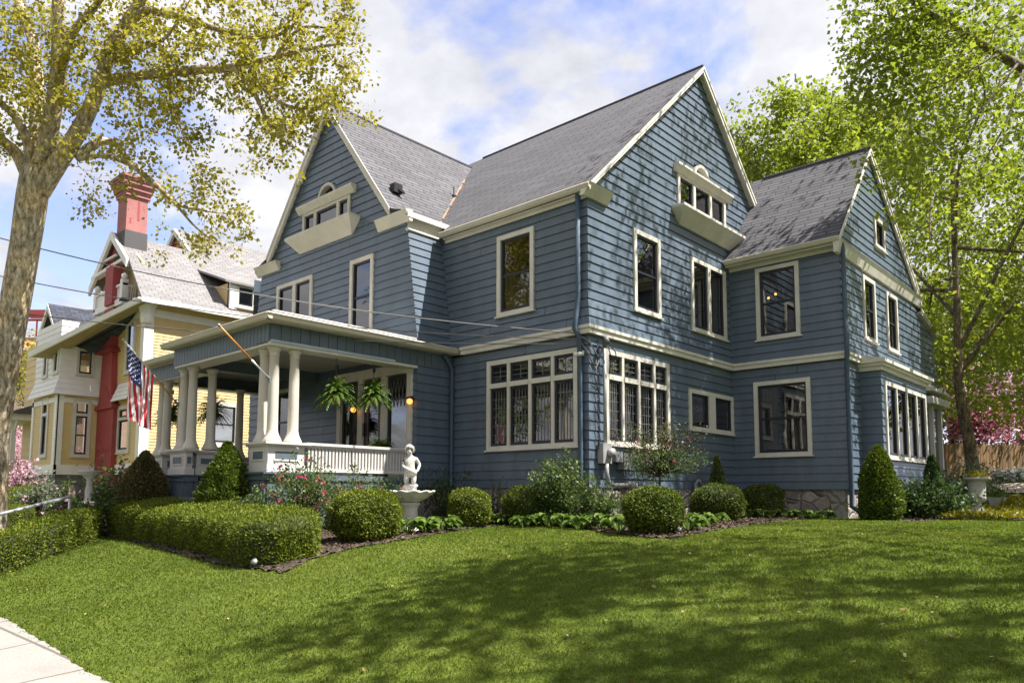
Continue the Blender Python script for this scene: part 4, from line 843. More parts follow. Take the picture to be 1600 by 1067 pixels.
V = np.array([(-300, -21, ground(0, -21) + .01), (300, -21, ground(0, -21) + .01), (300, -13.3, ground(0, -13.3) + .004), (-300, -13.3, ground(0, -13.3) + .004)]); tag(fastmesh('road', V, np.array([(0, 1, 2, 3)]), MT['asphalt']), kind='structure')
m = MB()
for k in range(7): y0 = -8.9 + k * .62; m.box(-9.9, -8.7, y0, y0 + .62, -.2, float(ground(-6, y0 + .3)) + .01)
tag(m.build('walkway', MT['concrete']), kind='structure')
# gravel patch behind the urn
gp = [onground(1548, 758)[0], onground(1640, 752)[0], onground(1640, 772)[0], onground(1570, 771)[0]]
V = np.array([p + Z * .03 for p in gp]); tag(fastmesh('gravel_path', V, np.array([(0, 1, 2, 3)]), MT['gravel']), kind='structure')
# mulch bed
fe = [(150, 836), (205, 847), (330, 882), (440, 897), (478, 876), (540, 860), (640, 843), (720, 828), (800, 821), (845, 819), (890, 825), (950, 833), (1000, 841), (1050, 843), (1100, 832), (1180, 820), (1260, 811), (1330, 809), (1420, 816), (1500, 812), (1600, 814), (1700, 815)]
fw = [onground(*p)[0] for p in fe]
BED = np.array([(p[0], p[1]) for p in fw] + [(9, 9), (4.5, 11), (2.5, 13), (-2, 11), (-11, 3), (-10.2, -4.6), (-8.2, -4.9)])
def inpoly(x, y, P):
    c = np.zeros(x.shape, bool); j = len(P) - 1
    for i in range(len(P)):
        (xi, yi), (xj, yj) = P[i], P[j]; t = ((yi > y) != (yj > y)) & (x < (xj - xi) * (y - yi) / (yj - yi + 1e-12) + xi); c ^= t; j = i
    return c
cs = .05; gx = np.arange(-11, 9.5, cs); gy = np.arange(-8, 12, cs); GX_, GY_ = np.meshgrid(gx, gy); ins = inpoly(GX_ + .015 * np.sin(GY_ * 17), GY_ + .015 * np.sin(GX_ * 19), BED) & ~((GX_ > -10.7) & (GX_ < -.2) & (GY_ > .3)) & ~((GX_ > -9.6) & (GX_ < -4) & (GY_ > -4)) & ~((GX_ > -.3) & (GX_ < 2.5) & (GY_ > 6.2))
idx = np.argwhere(ins); V = []; 
cx_ = GX_[ins]; cy_ = GY_[ins]; c4 = np.stack([np.stack([cx_ + a * cs, cy_ + b * cs], -1) for a, b in ((0, 0), (1, 0), (1, 1), (0, 1))], 1).reshape(-1, 2)
V = np.concatenate([c4, (ground(c4[:, 0], c4[:, 1]) + .025 + .018 * np.sin(c4[:, 0] * 37) * np.sin(c4[:, 1] * 31))[:, None]], 1); F = np.arange(len(V)).reshape(-1, 4); tag(fastmesh('mulch_bed', V, F, MT['mulch'], smooth=True), kind='structure')
n = 26000; k = nrg.integers(0, len(cx_), n); P = np.stack([cx_[k] + nrg.random(n) * cs, cy_[k] + nrg.random(n) * cs], 1); P = np.concatenate([P, (ground(P[:, 0], P[:, 1]) + .035 + .015 * nrg.random(n))[:, None]], 1); dd = nrg.normal(size=(n, 3)); dd[:, 2] *= .25
V, F = leaves(P, .055, dd * 3, .2, .45, fold=.1); tag(fastmesh('mulch', V, F, leafmat('mulch_chips', (.042, .028, .018), (.21, .15, .10), .0, .9, .1)), kind='stuff')
# ---- grass
n = 1900000; gxr = nrg.uniform(-13, 12, n); gyr = nrg.uniform(-9.1, 12, n)
d = np.hypot(gxr - CAM[0], gyr - CAM[1]); keep = nrg.random(n) < np.minimum(1, (5.0 / d) ** 1.15)
ang = np.arctan2((gxr - CAM[0]) * math.cos(yaw) - (gyr - CAM[1]) * math.sin(yaw), (gxr - CAM[0]) * math.sin(yaw) + (gyr - CAM[1]) * math.cos(yaw))
keep &= (np.abs(ang) < R(41)) & (d > 2.2)
gxr, gyr, d = gxr[keep], gyr[keep], d[keep]
lawn_ok = (gyr > edge_y(gxr) - .07 * nrg.random(len(gxr))) & ~inpoly(gxr + .05 * np.sin(gyr * 17), gyr + .05 * np.sin(gxr * 19), BED) & ~((gxr > -10.9) & (gxr < .02) & (gyr > -.0)) & ~((gxr > -9.8) & (gxr < -3.7) & (gyr > -4.5)) & ~((gxr > -9.9) & (gxr < -8.7) & (gyr > -9.2) & (gyr < -4.4)) & ~((gxr > 0) & (gxr < 2.7) & (gyr > 5.9)) & ~((gxr > 2.2) & (gyr > 9))
bare = (np.sin(gxr * 1.7 + 1) * np.sin(gyr * 2.3) > .86); lawn_ok &= ~(bare & (nrg.random(len(gxr)) < .35))
gxr, gyr, d = gxr[lawn_ok], gyr[lawn_ok], d[lawn_ok]; n = len(gxr)
P = np.stack([gxr, gyr, ground(gxr, gyr) - .003], 1); dr_ = np.concatenate([nrg.normal(0, .42, (n, 2)), np.ones((n, 1))], 1); dr_ = unit(dr_)
tall = .022 + .024 * nrg.random(n) + .006 * np.sin(gxr * 2.1) * np.sin(gyr * 1.7); wd = .0034 * np.maximum(1, d / 4.8); s = unit(np.cross(dr_, nrg.normal(size=(n, 3)))); bend = nrg.normal(0, .35, (n, 3)); bend[:, 2] = -.1
T = P + dr_ * tall[:, None] + bend * tall[:, None] * .6; Mi = P + dr_ * tall[:, None] * .5
V = np.stack([P, Mi + s * wd[:, None], T, Mi - s * wd[:, None]], 1).reshape(-1, 3)
print('grass blades', n)
tag(fastmesh('grass', V, np.arange(4 * n).reshape(n, 4), leafmat('grass_blades', (.102, .143, .019), (.195, .215, .042), .45, .55, .2, .55, .32)), kind='stuff')

# fallen leaves, petals and clover heads on the lawn
k = nrg.choice(len(gxr), 420, replace=False); P = np.stack([gxr[k], gyr[k], ground(gxr[k], gyr[k]) + .03], 1); dd = nrg.normal(size=(420, 3)); dd[:, 2] *= .2
V, F = leaves(P, .042, dd * 2, .2, .6); tag(fastmesh('fallen_leaves', V, F, leafmat('dry_leaves', (.16, .10, .04), (.42, .36, .16), .1, .8, .1)), kind='stuff')
# ================================================================== SHRUBS
def bumps(d, seed, amp=.085, f=4.0):
    g = np.random.default_rng(seed); o = np.zeros(len(d))
    for k in range(7):
        a = g.normal(size=3); a /= np.linalg.norm(a); o += np.sin(d @ a * f * (1 + .35 * k) + g.uniform(0, 6.3)) / (1 + .3 * k)
    return 1 + amp * o / 2.2
def sph(n): 
    d = unit(nrg.normal(size=(n, 3))); return d
def sphere_mesh(nu=24, nv=14):
    V = [(0, 0, -1)]; F = []
    for i in range(1, nv):
        a = -math.pi / 2 + math.pi * i / nv
        for j in range(nu): b = 2 * math.pi * j / nu; V.append((math.cos(a) * math.cos(b), math.cos(a) * math.sin(b), math.sin(a)))
    V.append((0, 0, 1)); V = np.array(V); Q = []
    for j in range(nu): Q.append((0, 1 + (j + 1) % nu, 1 + j, 1 + j))
    for i in range(nv - 2):
        for j in range(nu): a = 1 + i * nu + j; b = 1 + i * nu + (j + 1) % nu; Q.append((a, b, b + nu, a + nu))
    t = len(V) - 1; o = 1 + (nv - 2) * nu
    faces = [tuple(dict.fromkeys(q)) for q in Q] + [(o + j, o + (j + 1) % nu, t) for j in range(nu)]
    return V, faces
SV, SF = sphere_mesh()
def shapefun(kind, d):
    """outline of a clipped shrub: unit direction -> point in a unit box (z from 0 to 1 is mapped later)"""
    if kind == 'ball': e = 2.6
    else: e = 3.2
    r = (np.abs(d) ** e).sum(1) ** (-1 / e); return d * r[:, None]
def clipped(name, label, cat, c, rx, ry, h, m, n, size, seed, rot=0.0, kind='ball', group=None, up=.25):
    t = thing(name, label, cat, c, group); c = np.asarray(c, float); ca, sa = math.cos(rot), math.sin(rot)
    def mp(d, s):
        p = shapefun(kind, d) * bumps(d, seed)[:, None] * s
        if np.isscalar(s) and s < .95: pass
        x, y, z = p[:, 0] * rx, p[:, 1] * ry, (p[:, 2] + 1) * h / 2 * 1.0
        return c + np.stack([x * ca - y * sa, x * sa + y * ca, np.maximum(z, .02)], 1)
    b = MB(); b.add(mp(SV, .90), SF); b.build('dark_core', MT['core'], t, True)  # solid dark hull added inside the leaf shell, darkening its gaps
    d = sph(n); d = d[d[:, 2] > -.86]; s = (1.0 - .13 * nrg.random(len(d)) ** 1.5 + .035 * nrg.normal(size=len(d)).clip(-1, 1.6) + .09 * (nrg.random(len(d)) < .012))[:, None]
    P = mp(d, s); V, F = leaves(P, size, d * 1.0 + np.array([0, 0, .25]), .75, .62, up=up); fastmesh('foliage', V, F, m, t); return t
dw = lambda px, y=None, x=None: float(((ony(px, 790, y) if x is None else onx(px, 790, x)) - CAM) @ fwd)
def gat(px, D): c = at(px, 770, D); c[2] = float(ground(c[0], c[1])); return c
def box_ball(label, px, pyb, pyt, pl, pr, n=11000, m='box', size=.034, group='round clipped boxwoods in the bed', seed=1, ky=1.0, D=None):
    if D is not None:
        c = gat(px, D); w = (pr - pl) / FPX * D; h = float(at(px, pyt, D)[2]) - c[2]; return clipped('boxwood', label, 'shrub', c, w / 2, w / 2 * ky, h, MT[m], n, size, seed, rot=rnd.random() * 3, group=group)
    c, D = onground(px, pyb); w = (pr - pl) / FPX * D; h = (pyb - pyt) / FPX * D * 1.02
    c = c + unit(np.array([fwd[0], fwd[1], 0])) * w * .40; k = 1 + w * .40 / D
    return clipped('boxwood', label, 'shrub', c + Z * .0, w / 2 * k, w / 2 * k * ky, h * k * 1.03, MT[m], n, size, seed, rot=rnd.random() * 3, group=group)
box_ball('large round boxwood to the left of the fountain, beside the end of the long hedge', 563, 850, 774, 511, 617, 17000, seed=1, m='hedge')
box_ball('round yellow tinged boxwood just right of the fountain', 731, 826, 768, 699, 765, 11000, seed=2, m='hedge')
box_ball('dark boxwood under the big front window, behind hostas', 823, 814, 760, 790, 860, 9000, seed=3, D=dw(823, -.85))
box_ball('largest dark boxwood in front of the small purple leaved tree', 1028, 838, 767, 983, 1073, 15000, seed=4)
box_ball('boxwood in front of the little cone conifer by the wall', 1121, 815, 758, 1079, 1163, 11000, seed=5, D=dw(1121, x=1.15))
box_ball('small round boxwood in the corner below the orange dish', 1192, 802, 757, 1163, 1222, 8000, seed=6, D=dw(1192, y=5.2))
# long hedge
def hedge(label, pts, w, h, n, seed, size=.036, m='hedge', name='hedge'):
    """clipped hedge along ground points; rounded section, soft wavering top"""
    pts = np.array(pts, float); c = pts.mean(0); t = thing(name, label, 'hedge', (c[0], c[1], float(ground(c[0], c[1]))), 'clipped hedges'); seg = np.linalg.norm(np.diff(pts, axis=0), axis=1); cum = np.concatenate([[0], np.cumsum(seg)]); L = cum[-1]
    def path(u): return np.stack([np.interp(u, cum, pts[:, 0]), np.interp(u, cum, pts[:, 1])], 1)
    def sec(u, a, s):
        """a: angle 0..pi over the section from one foot to the other"""
        p = path(u); q = path(np.minimum(u + .05, L)) - path(np.maximum(u - .05, 0)); q = unit(q); nr = np.stack([-q[:, 1], q[:, 0]], 1)
        ex = .24; cx, sz = np.sign(np.cos(a)) * np.abs(np.cos(a)) ** ex, np.abs(np.sin(a)) ** ex
        wob = 1 + .03 * np.sin(u * 2.3 + seed) + .03 * np.sin(u * 5.7 + a * 3) + .02 * np.sin(u * 11 + a * 7)
        endr = np.minimum(1, ((np.minimum(u, L - u) + .02) / (w * .35)) ** .5)
        off = cx * w / 2 * wob * s * (.35 + .65 * endr); z = sz * h * wob * s * (.7 + .3 * endr)
        x, y = p[:, 0] + nr[:, 0] * off, p[:, 1] + nr[:, 1] * off
        return np.stack([x, y, ground(x, y) + z], 1), nr
    aa = np.arcsin(np.array([0, .3, .6, .8, .93]) ** (1 / .24)); tt = np.arccos(np.array([.9, .6, .2]) ** (1 / .24)); aa = np.concatenate([aa, tt, math.pi - tt[::-1], math.pi - aa[::-1]]); nu, na = int(L / .15), len(aa); U, A = np.meshgrid(np.linspace(.03, L - .03, nu), aa, indexing='ij'); V, _ = sec(U.ravel(), A.ravel(), .88)
    F = [(i * na + j, (i + 1) * na + j, (i + 1) * na + j + 1, i * na + j + 1) for i in range(nu - 1) for j in range(na - 1)]; b = MB(); b.add(V, F + [tuple(range(na)), tuple((nu - 1) * na + j for j in range(na - 1, -1, -1))]); b.build('dark_core', MT['core'], t, True)  # dark filled core under the hedge leaves, added to darken the gaps
    u = nrg.uniform(0, L, n); q_ = nrg.uniform(.02, 1, n); sd_ = np.arcsin(q_ ** (1 / .24)); sd_ = np.where(nrg.random(n) < .5, sd_, math.pi - sd_); tp_ = nrg.uniform(-1, 1, n); tp_ = np.arccos(np.sign(tp_) * np.abs(tp_) ** (1 / .24))
    a = np.where(nrg.random(n) < .62, sd_, tp_); s = 1 - .14 * nrg.random(n) ** 1.5 + .022 * nrg.normal(size=n) + .10 * (nrg.random(n) < .008)
    k = int(n * .06); u[:k] = nrg.choice([0.0, L], k); s[:k] *= nrg.random(k) ** .5
    P, nr = sec(u, a, s); dirs = np.concatenate([nr * np.cos(a)[:, None], np.sin(a)[:, None] + .2], 1); V, F = leaves(P, size, dirs, .7, .62); fastmesh('foliage', V, F, MT[m], t); return t
gx2 = lambda px, py: onground(px, py)[0][:2]
hA, hB = gx2(448, 884), gx2(190, 836)
hl = [(-9.6, -5.0), (-6.2, -5.30), (-3.0, -5.6), (-1.4, -5.85), (-.32, -5.98)]
hedge('long clipped boxwood hedge in front of the porch, sunlit on top', hl, 1.0, .62, 70000, 1, .031)
hedge('low hedge on the slope beside the grey handrail, nearest the lawn', [(-5.4, -8.5), (-6.2, -7.4), (-7.6, -6.3), (-8.9, -5.5)], .8, .62, 26000, 2)
hedge('hedge on the far side of the handrail, behind the low sloping one', [(-10.3, -8.4), (-11.2, -7.0), (-12.6, -5.9)], .8, .62, 14000, 3)
hedge('farthest hedge at the left edge, below the yellow house', [(-12.2, -8.0), (-13.6, -6.4), (-16.4, -4.8)], .9, .80, 14000, 4)
# conical conifers
def cone(label, px, pyb, pyt, pl, pr, m, n, seed, pw=1.7, name='conifer', size=.05, group='cone shaped conifers', D=14):
    c = gat(px, D); h = float(at(px, pyt, D)[2]) - c[2]; R_ = (pr - pl) / 2 / FPX * D
    t = thing(name, label, 'conifer', c, group)
    prof = lambda z: R_ * np.minimum(1, (1 - z ** pw)) * (.80 + .20 * np.minimum(1, z / .18))
    z = nrg.random(n) ** 1.15; a = nrg.uniform(0, 2 * math.pi, n); d = np.stack([np.cos(a), np.sin(a), z * 2], 1)
    r = (prof(z) + .02) * bumps(d, seed, .13, 5.0) * (1 - .22 * nrg.random(n) ** 1.6 + .05 * nrg.normal(size=n)); P = c + np.stack([np.cos(a) * r, np.sin(a) * r, z * h], 1)
    V, F = leaves(P, size, np.stack([np.cos(a) * .8, np.sin(a) * .8, np.full(n, .75)], 1), .55, .55)
    prf = [(max(.01, float(prof(np.array(k / 10)) * .82)), h * k / 10 * .96) for k in range(11)]; b = MB(); b.lathe(prf, c, 14); b.build('dark_core', MT['core'], t, True)  # dark lathed core added behind the foliage so gaps read as shade
    fastmesh('foliage', V, F, MT[m], t); return t
cone('bright green cone conifer in front of the porch steps between the pedestals', 353, 806, 692, 314, 393, 'arbor', 22000, 1, D=13.55, pw=2.8)
cone('bronze brown rounded conifer left of the porch', 225, 800, 706, 192, 260, 'brown', 17000, 2, pw=3.4, D=15.5)
cone('tiny cone conifer against the wall behind a boxwood', 1121, 772, 713, 1099, 1145, 'arbor', 5000, 3, pw=1.2, size=.035, D=dw(1121, x=.5))
cone('broad leafy cone shrub at the right corner of the house beside the downspout', 1374, 808, 697, 1345, 1404, 'arbor', 17000, 4, pw=3.2, D=dw(1374, x=3.45))
cone('small dark conifer past the bay window', 1458, 785, 712, 1442, 1478, 'darkleaf', 5000, 5, pw=2.0, D=dw(1458, x=3.75))
# loose leafy shrubs
def shrub(label, c, w, h, m, nst, nl, size, seed, flowers=None, name='shrub', cat='shrub', asp=.55, group=None, low=.1, bare=.0, nfl=120, fsize=.05, w2=None):
    g = np.random.default_rng(seed); c = np.asarray(c, float); t = thing(name, label, cat, c, group); b = MB(); tips = []; seg = []
    for i in range(nst):
        a = g.uniform(0, 2 * math.pi); r = math.sqrt(g.random()); hh = h * (1 - .45 * r * r) * g.uniform(.6, 1.05); e = c + np.array([math.cos(a) * r * w / 2, math.sin(a) * r * (w2 or w) / 2, hh]); s0 = c + np.array([math.cos(a), math.sin(a), 0]) * r * w * .14
        md = s0 * .45 + e * .55 + np.array([0, 0, .12 * h]); P = [s0, s0 * .7 + md * .3 + Z * .04 * h, md, e]; b.tube(P, [.012, .010, .008, .004], 4, False)
        for q in np.linspace(low, 1, 7): tips.append(np.array([np.interp(q, [0, .3, .7, 1], [p[k] for p in P]) for k in range(3)]))
    b.build('stems', MT['twig'], t)
    tips = np.array(tips); k = g.integers(0, len(tips), nl); P = tips[k] + g.normal(size=(nl, 3)) * np.array([w, w, h]) * .055; P[:, 2] = np.maximum(P[:, 2], c[2] + .04)
    V, F = leaves(P, size, unit(P - c) * .6, .9, asp, g=g); fastmesh('foliage', V, F, MT[m], t)
    if flowers:
        k = g.integers(0, len(tips), nfl); kk = tips[k] + g.normal(size=(nfl, 3)) * w * .05; kk = np.repeat(kk, 5, 0) + g.normal(size=(nfl * 5, 3)) * fsize * .35; V, F = leaves(kk, fsize, None, 1, .8, g=g); fastmesh('blossoms', V, F, MT[flowers], t)
    return t
def gshrub(label, px, D, pyt, wpx, m, nst, nl, size, seed, **k):
    c = at(px, 770, D); c[2] = float(ground(c[0], c[1])); top_ = float(at(px, pyt, D)[2])
    return shrub(label, c, wpx / FPX * D, top_ - c[2], m, nst, nl, size, seed, **k)
gshrub('airy rose bush with bright pink buds in front of the right porch pedestal', 468, 12.5, 706, 125, 'rose', 46, 5600, .052, 1, flowers='pink', nfl=80, fsize=.05)
gshrub('pink flowering bush below the porch railing', 545, 13.6, 730, 120, 'rose', 46, 6000, .052, 2, flowers='pink', nfl=46, fsize=.05)
gshrub('low light green bush between the green cone and the long hedge', 404, 12.4, 760, 90, 'rose', 34, 4200, .045, 3, flowers='palepink', nfl=16)
gshrub('low flowering bush beside the fountain bowl', 603, 14.2, 742, 60, 'darkleaf', 24, 2600, .05, 4, flowers='pink', nfl=26, fsize=.06)
gshrub('sparse leggy shrub against the wall right of the statue', 700, dw(700, -.75), 722, 120, 'darkleaf', 24, 2200, .058, 5)
gshrub('tall leafy shrub rising under the right end of the big front window', 872, dw(872, -.62), 705, 100, 'rose', 44, 6000, .062, 6)
gshrub('thin upright shrub by the foundation below the left end of the big window', 775, dw(775, -.5), 730, 30, 'rose', 8, 380, .05, 26)
gshrub('yellowish leafy bush at the corner below the electric meters', 930, dw(930, -.75), 748, 80, 'rose', 34, 3800, .055, 7)
gshrub('leafy dark green bush past the corner conifer, below the bay', 1434, dw(1434, x=3.95), 738, 100, 'darkleaf', 36, 3800, .075, 8)
gshrub('low leafy mound at the edge of the lawn beside the urn', 1478, 17.6, 752, 95, 'darkleaf', 32, 3300, .07, 9)
gshrub('grey green arching shrub in front of the wooden fence', 1490, 20.5, 714, 150, 'greygreen', 44, 4600, .085, 10)
gshrub('low shrub covered in white blossoms at the foot of the fence', 1580, 23.5, 736, 90, 'darkleaf', 28, 1500, .08, 11, flowers='whitefl', nfl=520, fsize=.085)
gshrub('leafy bush with pale flowers beside the bird bath', 172, 16.5, 714, 85, 'rose', 28, 2300, .085, 12, flowers='palepink', nfl=12, fsize=.09)
gshrub('dark leaved bush left of the bronze conifer', 152, 15.0, 752, 70, 'darkleaf', 22, 2200, .065, 13, flowers='palepink', nfl=20)
gshrub('grey leaved plant with pale pink flowers by the yellow house wall', 70, 19.5, 738, 75, 'greygreen', 24, 1900, .09, 14, flowers='palepink', nfl=20, fsize=.10)
gshrub('light green plant with pink blooms left of the bird bath', 108, 17.5, 744, 55, 'rose', 20, 1700, .075, 15, flowers='palepink', nfl=30, fsize=.10)
gshrub('bed of pink and white flowers at the end of the handrail', 130, 14.9, 797, 95, 'rose', 24, 1300, .045, 16, flowers='palepink', nfl=85, fsize=.045)
gshrub('thin bare pink shrub at the far left below the side porch', 18, 21.0, 690, 80, 'redleaf', 18, 450, .07, 17, flowers='palepink', nfl=190, fsize=.09)
def cover(label, pts, m, n, h, size, seed, name='ground_cover'):
    P0 = np.array([onground(*p)[0][:2] for p in pts]); g = np.random.default_rng(seed); lo, hi = P0.min(0), P0.max(0); q = g.uniform(lo, hi, (n * 4, 2)); q = q[inpoly(q[:, 0], q[:, 1], P0)][:n]; k = len(q)
    zz = ground(q[:, 0], q[:, 1]) + h * (.25 + .75 * g.random(k)) * (.6 + .5 * np.sin(q[:, 0] * 5) * np.sin(q[:, 1] * 4)); P = np.concatenate([q, zz[:, None]], 1); dd = g.normal(size=(k, 3)) * .5; dd[:, 2] += .9; V, F = leaves(P, size, dd, .5, .4, g=g); o = fastmesh(name, V, F, MT[m]); tag(o, label, 'ground cover', kind='stuff'); return o
cover('low yellow green ground cover in front of the grey urn', [(1468, 812), (1490, 799), (1560, 796), (1620, 797), (1640, 812), (1540, 814)], 'yellowgc', 5200, .16, .09, 3)
cover('low leafy ground cover along the right edge of the bed', [(1560, 797), (1570, 781), (1640, 776), (1660, 797)], 'yellowgc', 2600, .15, .10, 4)
# little purple leaved tree before the side window
c, D = onground(996, 806); c = c + np.array([-.35, .7, 0]); c[2] = float(ground(c[0], c[1])); c = at(993, 800, float((c - CAM) @ fwd)); c[2] = float(ground(c[0], c[1])); c = np.array([.75, 1.25, float(ground(.75, 1.25))]); t = thing('small_tree', 'small thin trunked tree with reddish tipped leaves before the side window', 'tree', c)
g = np.random.default_rng(5); b = MB(); top = c + np.array([-.02, .05, 1.0]); b.tube([c, c + Z * .5, top], [.03, .026, .022], 6); tp = []
for i in range(70):
    a = g.uniform(0, 6.28); r = g.random() ** .5 * .92; e = top + np.array([math.cos(a) * r, math.sin(a) * r, g.uniform(-.12, 1.15) * (1 - .35 * r) + .02]); md = top * .5 + e * .5 + np.array([0, 0, -.08 + .1 * g.random()]); b.tube([top - Z * g.random() * .1, md, e], [.014, .009, .003], 4, False); tp += [md * .5 + e * .5, e, md, e * .7 + md * .3]
b.build('trunk', MT['twig'], t); tp = np.array(tp); k = g.integers(0, len(tp), 5200); P = tp[k] + g.normal(size=(5200, 3)) * .085; V, F = leaves(P, .045, None, 1, .55, g=g); mi = ((P[:, 2] > top[2] + .35) & (g.random(5200) < .45)).astype(int); fastmesh('crown', V, F, [MT['rose'], MT['redleaf']], t, mi=mi)
k = g.integers(0, len(tp), 60); V, F = leaves(tp[k] + Z * .05 + g.normal(size=(60, 3)) * .06, .05, None, 1, .7, g=g); fastmesh('blossoms', V, F, MT['pink'], t)
# hostas
def hosta_mesh(seed, r=.25, n=52):
    g = np.random.default_rng(seed); V = []; F = []
    for i in range(n):
        a = g.uniform(0, 6.28); L = r * g.uniform(.75, 1.15); el = g.uniform(.35, 1.2); w = L * .20; d = np.array([math.cos(a), math.sin(a), 0]); s = np.array([-d[1], d[0], 0]); st = d * .05 + Z * .02; b0 = st + d * L * .45 * math.cos(el) + Z * L * .75 * math.sin(el)
        pts = [(0, .0, 0), (.3, .85, .06), (.6, 1.0, .04), (.85, .6, -.06), (1, .05, -.16)]
        o = len(V)
        for q, ww, dz in pts:
            c_ = b0 + d * L * .62 * q * .9 + Z * (L * .35 * (dz * 3 + q * .2 * math.sin(el))); V += [c_ - s * w * ww + Z * .02, c_ - Z * .006, c_ + s * w * ww + Z * .02]
        for q in range(4): F += [(o + q * 3, o + q * 3 + 1, o + q * 3 + 4, o + q * 3 + 3), (o + q * 3 + 1, o + q * 3 + 2, o + q * 3 + 5, o + q * 3 + 4)]
        V += [st - s * .006, st + s * .006, b0 + s * .006, b0 - s * .006]; F.append(tuple(len(V) - 4 + k for k in range(4)))
    return np.array(V), np.array(F)
HO = [(635, 838, 1.05, 'hosta directly below the fountain pedestal'), (662, 836, .95, 'hosta just right of the fountain pedestal, behind the first'), (690, 832, 1.0, 'hosta left of the yellow tinged boxwood'), (775, -1.25, .9, 'hosta right of the yellow tinged boxwood'), (797, -1.15, .95, 'hosta between the yellow tinged boxwood and the dark one'), (820, -1.45, .9, 'hosta in front of the dark boxwood under the window'),
      (858, -1.1, 1.0, 'hosta at the inner bend of the bed, below the tall leafy shrub'), (882, -1.2, 1.0, 'hosta just right of the bed bend'), (906, -1.4, 1.05, 'hosta below the yellowish corner bush'), (930, 824, .95, 'hosta left of the white stone at the corner'), (952, 830, 1.0, 'hosta second from the largest dark boxwood on its left'), (972, 834, 1.0, 'hosta touching the left side of the largest dark boxwood'),
      (1082, 833, 1.0, 'hosta touching the right side of the largest dark boxwood'), (1100, 826, .95, 'hosta in front of the boxwood by the little cone'), (1122, 820, .8, 'hosta at the right foot of the boxwood by the little cone'), (1168, 4.3, .9, 'hosta between the last two boxwoods'), (1192, 4.5, .9, 'hosta in front of the small corner boxwood'), (1228, 5.1, .9, 'hosta right of the small corner boxwood'), (1252, 5.3, .85, 'hosta by the rough stone foundation'), (1288, 5.4, .8, 'pale hosta below the stone foundation near the corner'), (1365, 5.2, .7, 'variegated hosta beside the end of the downspout')]
HMS = []
for k in range(3): V, F = hosta_mesh(k + 20); HMS.append((V, F))
hp = []
for i, (px, py, s, lab) in enumerate(HO):
    if py < 100: c = gat(px, dw(px, py))
    else: c, D = onground(px, py); c = c + unit(np.array([fwd[0], fwd[1], 0])) * .22; c[2] = float(ground(c[0], c[1])) + .02
    if i < 3: o = fastmesh('hosta', HMS[i][0], HMS[i][1], MT['hosta'], smooth=True); hp.append(o)
    else: o = hp[i % 3].copy(); COL.objects.link(o)
    o.location = tuple(c); o.rotation_euler = (0, 0, rnd.random() * 6.28); o.scale = (s * 1.1, s * 1.1, s * 1.05); tag(o, lab, 'hosta', 'hostas along the bed edge')

# ================================================================== TREES
class Skel:
    def __init__(s): s.b = MB(); s.n = []; s.r = []
    def limb(s, P, r, n=8):
        P = np.asarray(P, float); k = max(3, int(len(P) * 4)); u = np.linspace(0, len(P) - 1, k); idx = np.arange(len(P)); Q = np.stack([np.interp(u, idx, P[:, j]) for j in range(3)], 1)
        for _ in range(2): Q[1:-1] = (Q[:-2] + 2 * Q[1:-1] + Q[2:]) / 4
        rr = np.interp(u, idx, np.broadcast_to(r, (len(P),)) if np.ndim(r) else np.full(len(P), r)); s.b.tube(Q, rr, n); s.n += list(Q); s.r += list(rr)
    def attach(s, A, g, droop=.0, rmax=.05, jit=.12, minn=0):
        """joins each attractor to the nearest wood by a bent twig; new twigs become wood for the next ones"""
        A = np.asarray(A, float); N = np.array(s.n); dist = np.array([np.min(((N - a) ** 2).sum(1)) for a in A]); out = []
        buf = np.zeros((len(N) + 4 * len(A), 3)); buf[:len(N)] = N; k = len(N); rb = np.zeros(len(buf)); rb[:k] = s.r
        for i in np.argsort(dist):
            a = A[i]; j = int(np.argmin(((buf[:k] - a) ** 2).sum(1) * (1 + .3 * (buf[:k, 2] > a[2] + .3)))); p = buf[j]; L = np.linalg.norm(a - p)
            if L < .05: continue
            r0 = min(rb[j] * .75, rmax, .006 + .016 * L); m1 = p * .67 + a * .33 + g.normal(size=3) * L * jit; m2 = p * .33 + a * .67 + g.normal(size=3) * L * jit + Z * L * .06
            s.b.tube([p, m1, m2, a], [r0, r0 * .75, r0 * .5, .004], 4 if r0 < .03 else 5, False); buf[k:k + 3] = (m1, m2, a); rb[k:k + 3] = (r0 * .75, r0 * .5, max(.006, r0 * .35)); k += 3; out += [m2, a, (m2 + a) / 2]
        s.n = list(buf[:k]); s.r = list(rb[:k]); return np.array(out)
def foliage(spots, per, size, g, spread=.28, droop=.35, asp=.7):
    k = np.repeat(spots, per, 0); P = k + g.normal(size=k.shape) * spread * np.array([1, 1, .75]); d = unit(P - k) * .7; d[:, 2] -= droop; return leaves(P, size, d, .7, asp, g=g, up=.6)
g = np.random.default_rng(3)
lt = at(-18, 770, 15.4); gz0 = float(ground(lt[0], lt[1])); tl = thing('maple_tree', 'big mottled maple with spreading yellow green young leaves at the left edge', 'tree', (lt[0], lt[1], gz0))
S = Skel(); q = lambda L, D: [at(x, y, d) for (x, y), d in zip(L, D if np.ndim(D) else [D] * len(L))]
S.limb([np.array([lt[0], lt[1], gz0 - .2])] + q([(-14, 690), (0, 600), (15, 520), (29, 445), (40, 380), (50, 310), (57, 262)], 15.4), [.40, .31, .29, .28, .275, .275, .29, .27], 18)
S.limb(q([(48, 285), (26, 238), (-12, 208), (-60, 180)], [15.4, 15.3, 15, 14.6]), [.15, .12, .09, .06])
S.limb(q([(50, 285), (47, 225), (22, 176), (-15, 150), (-50, 110)], [15.4, 15.3, 15.2, 14.8, 14.4]), [.15, .11, .09, .07, .04])
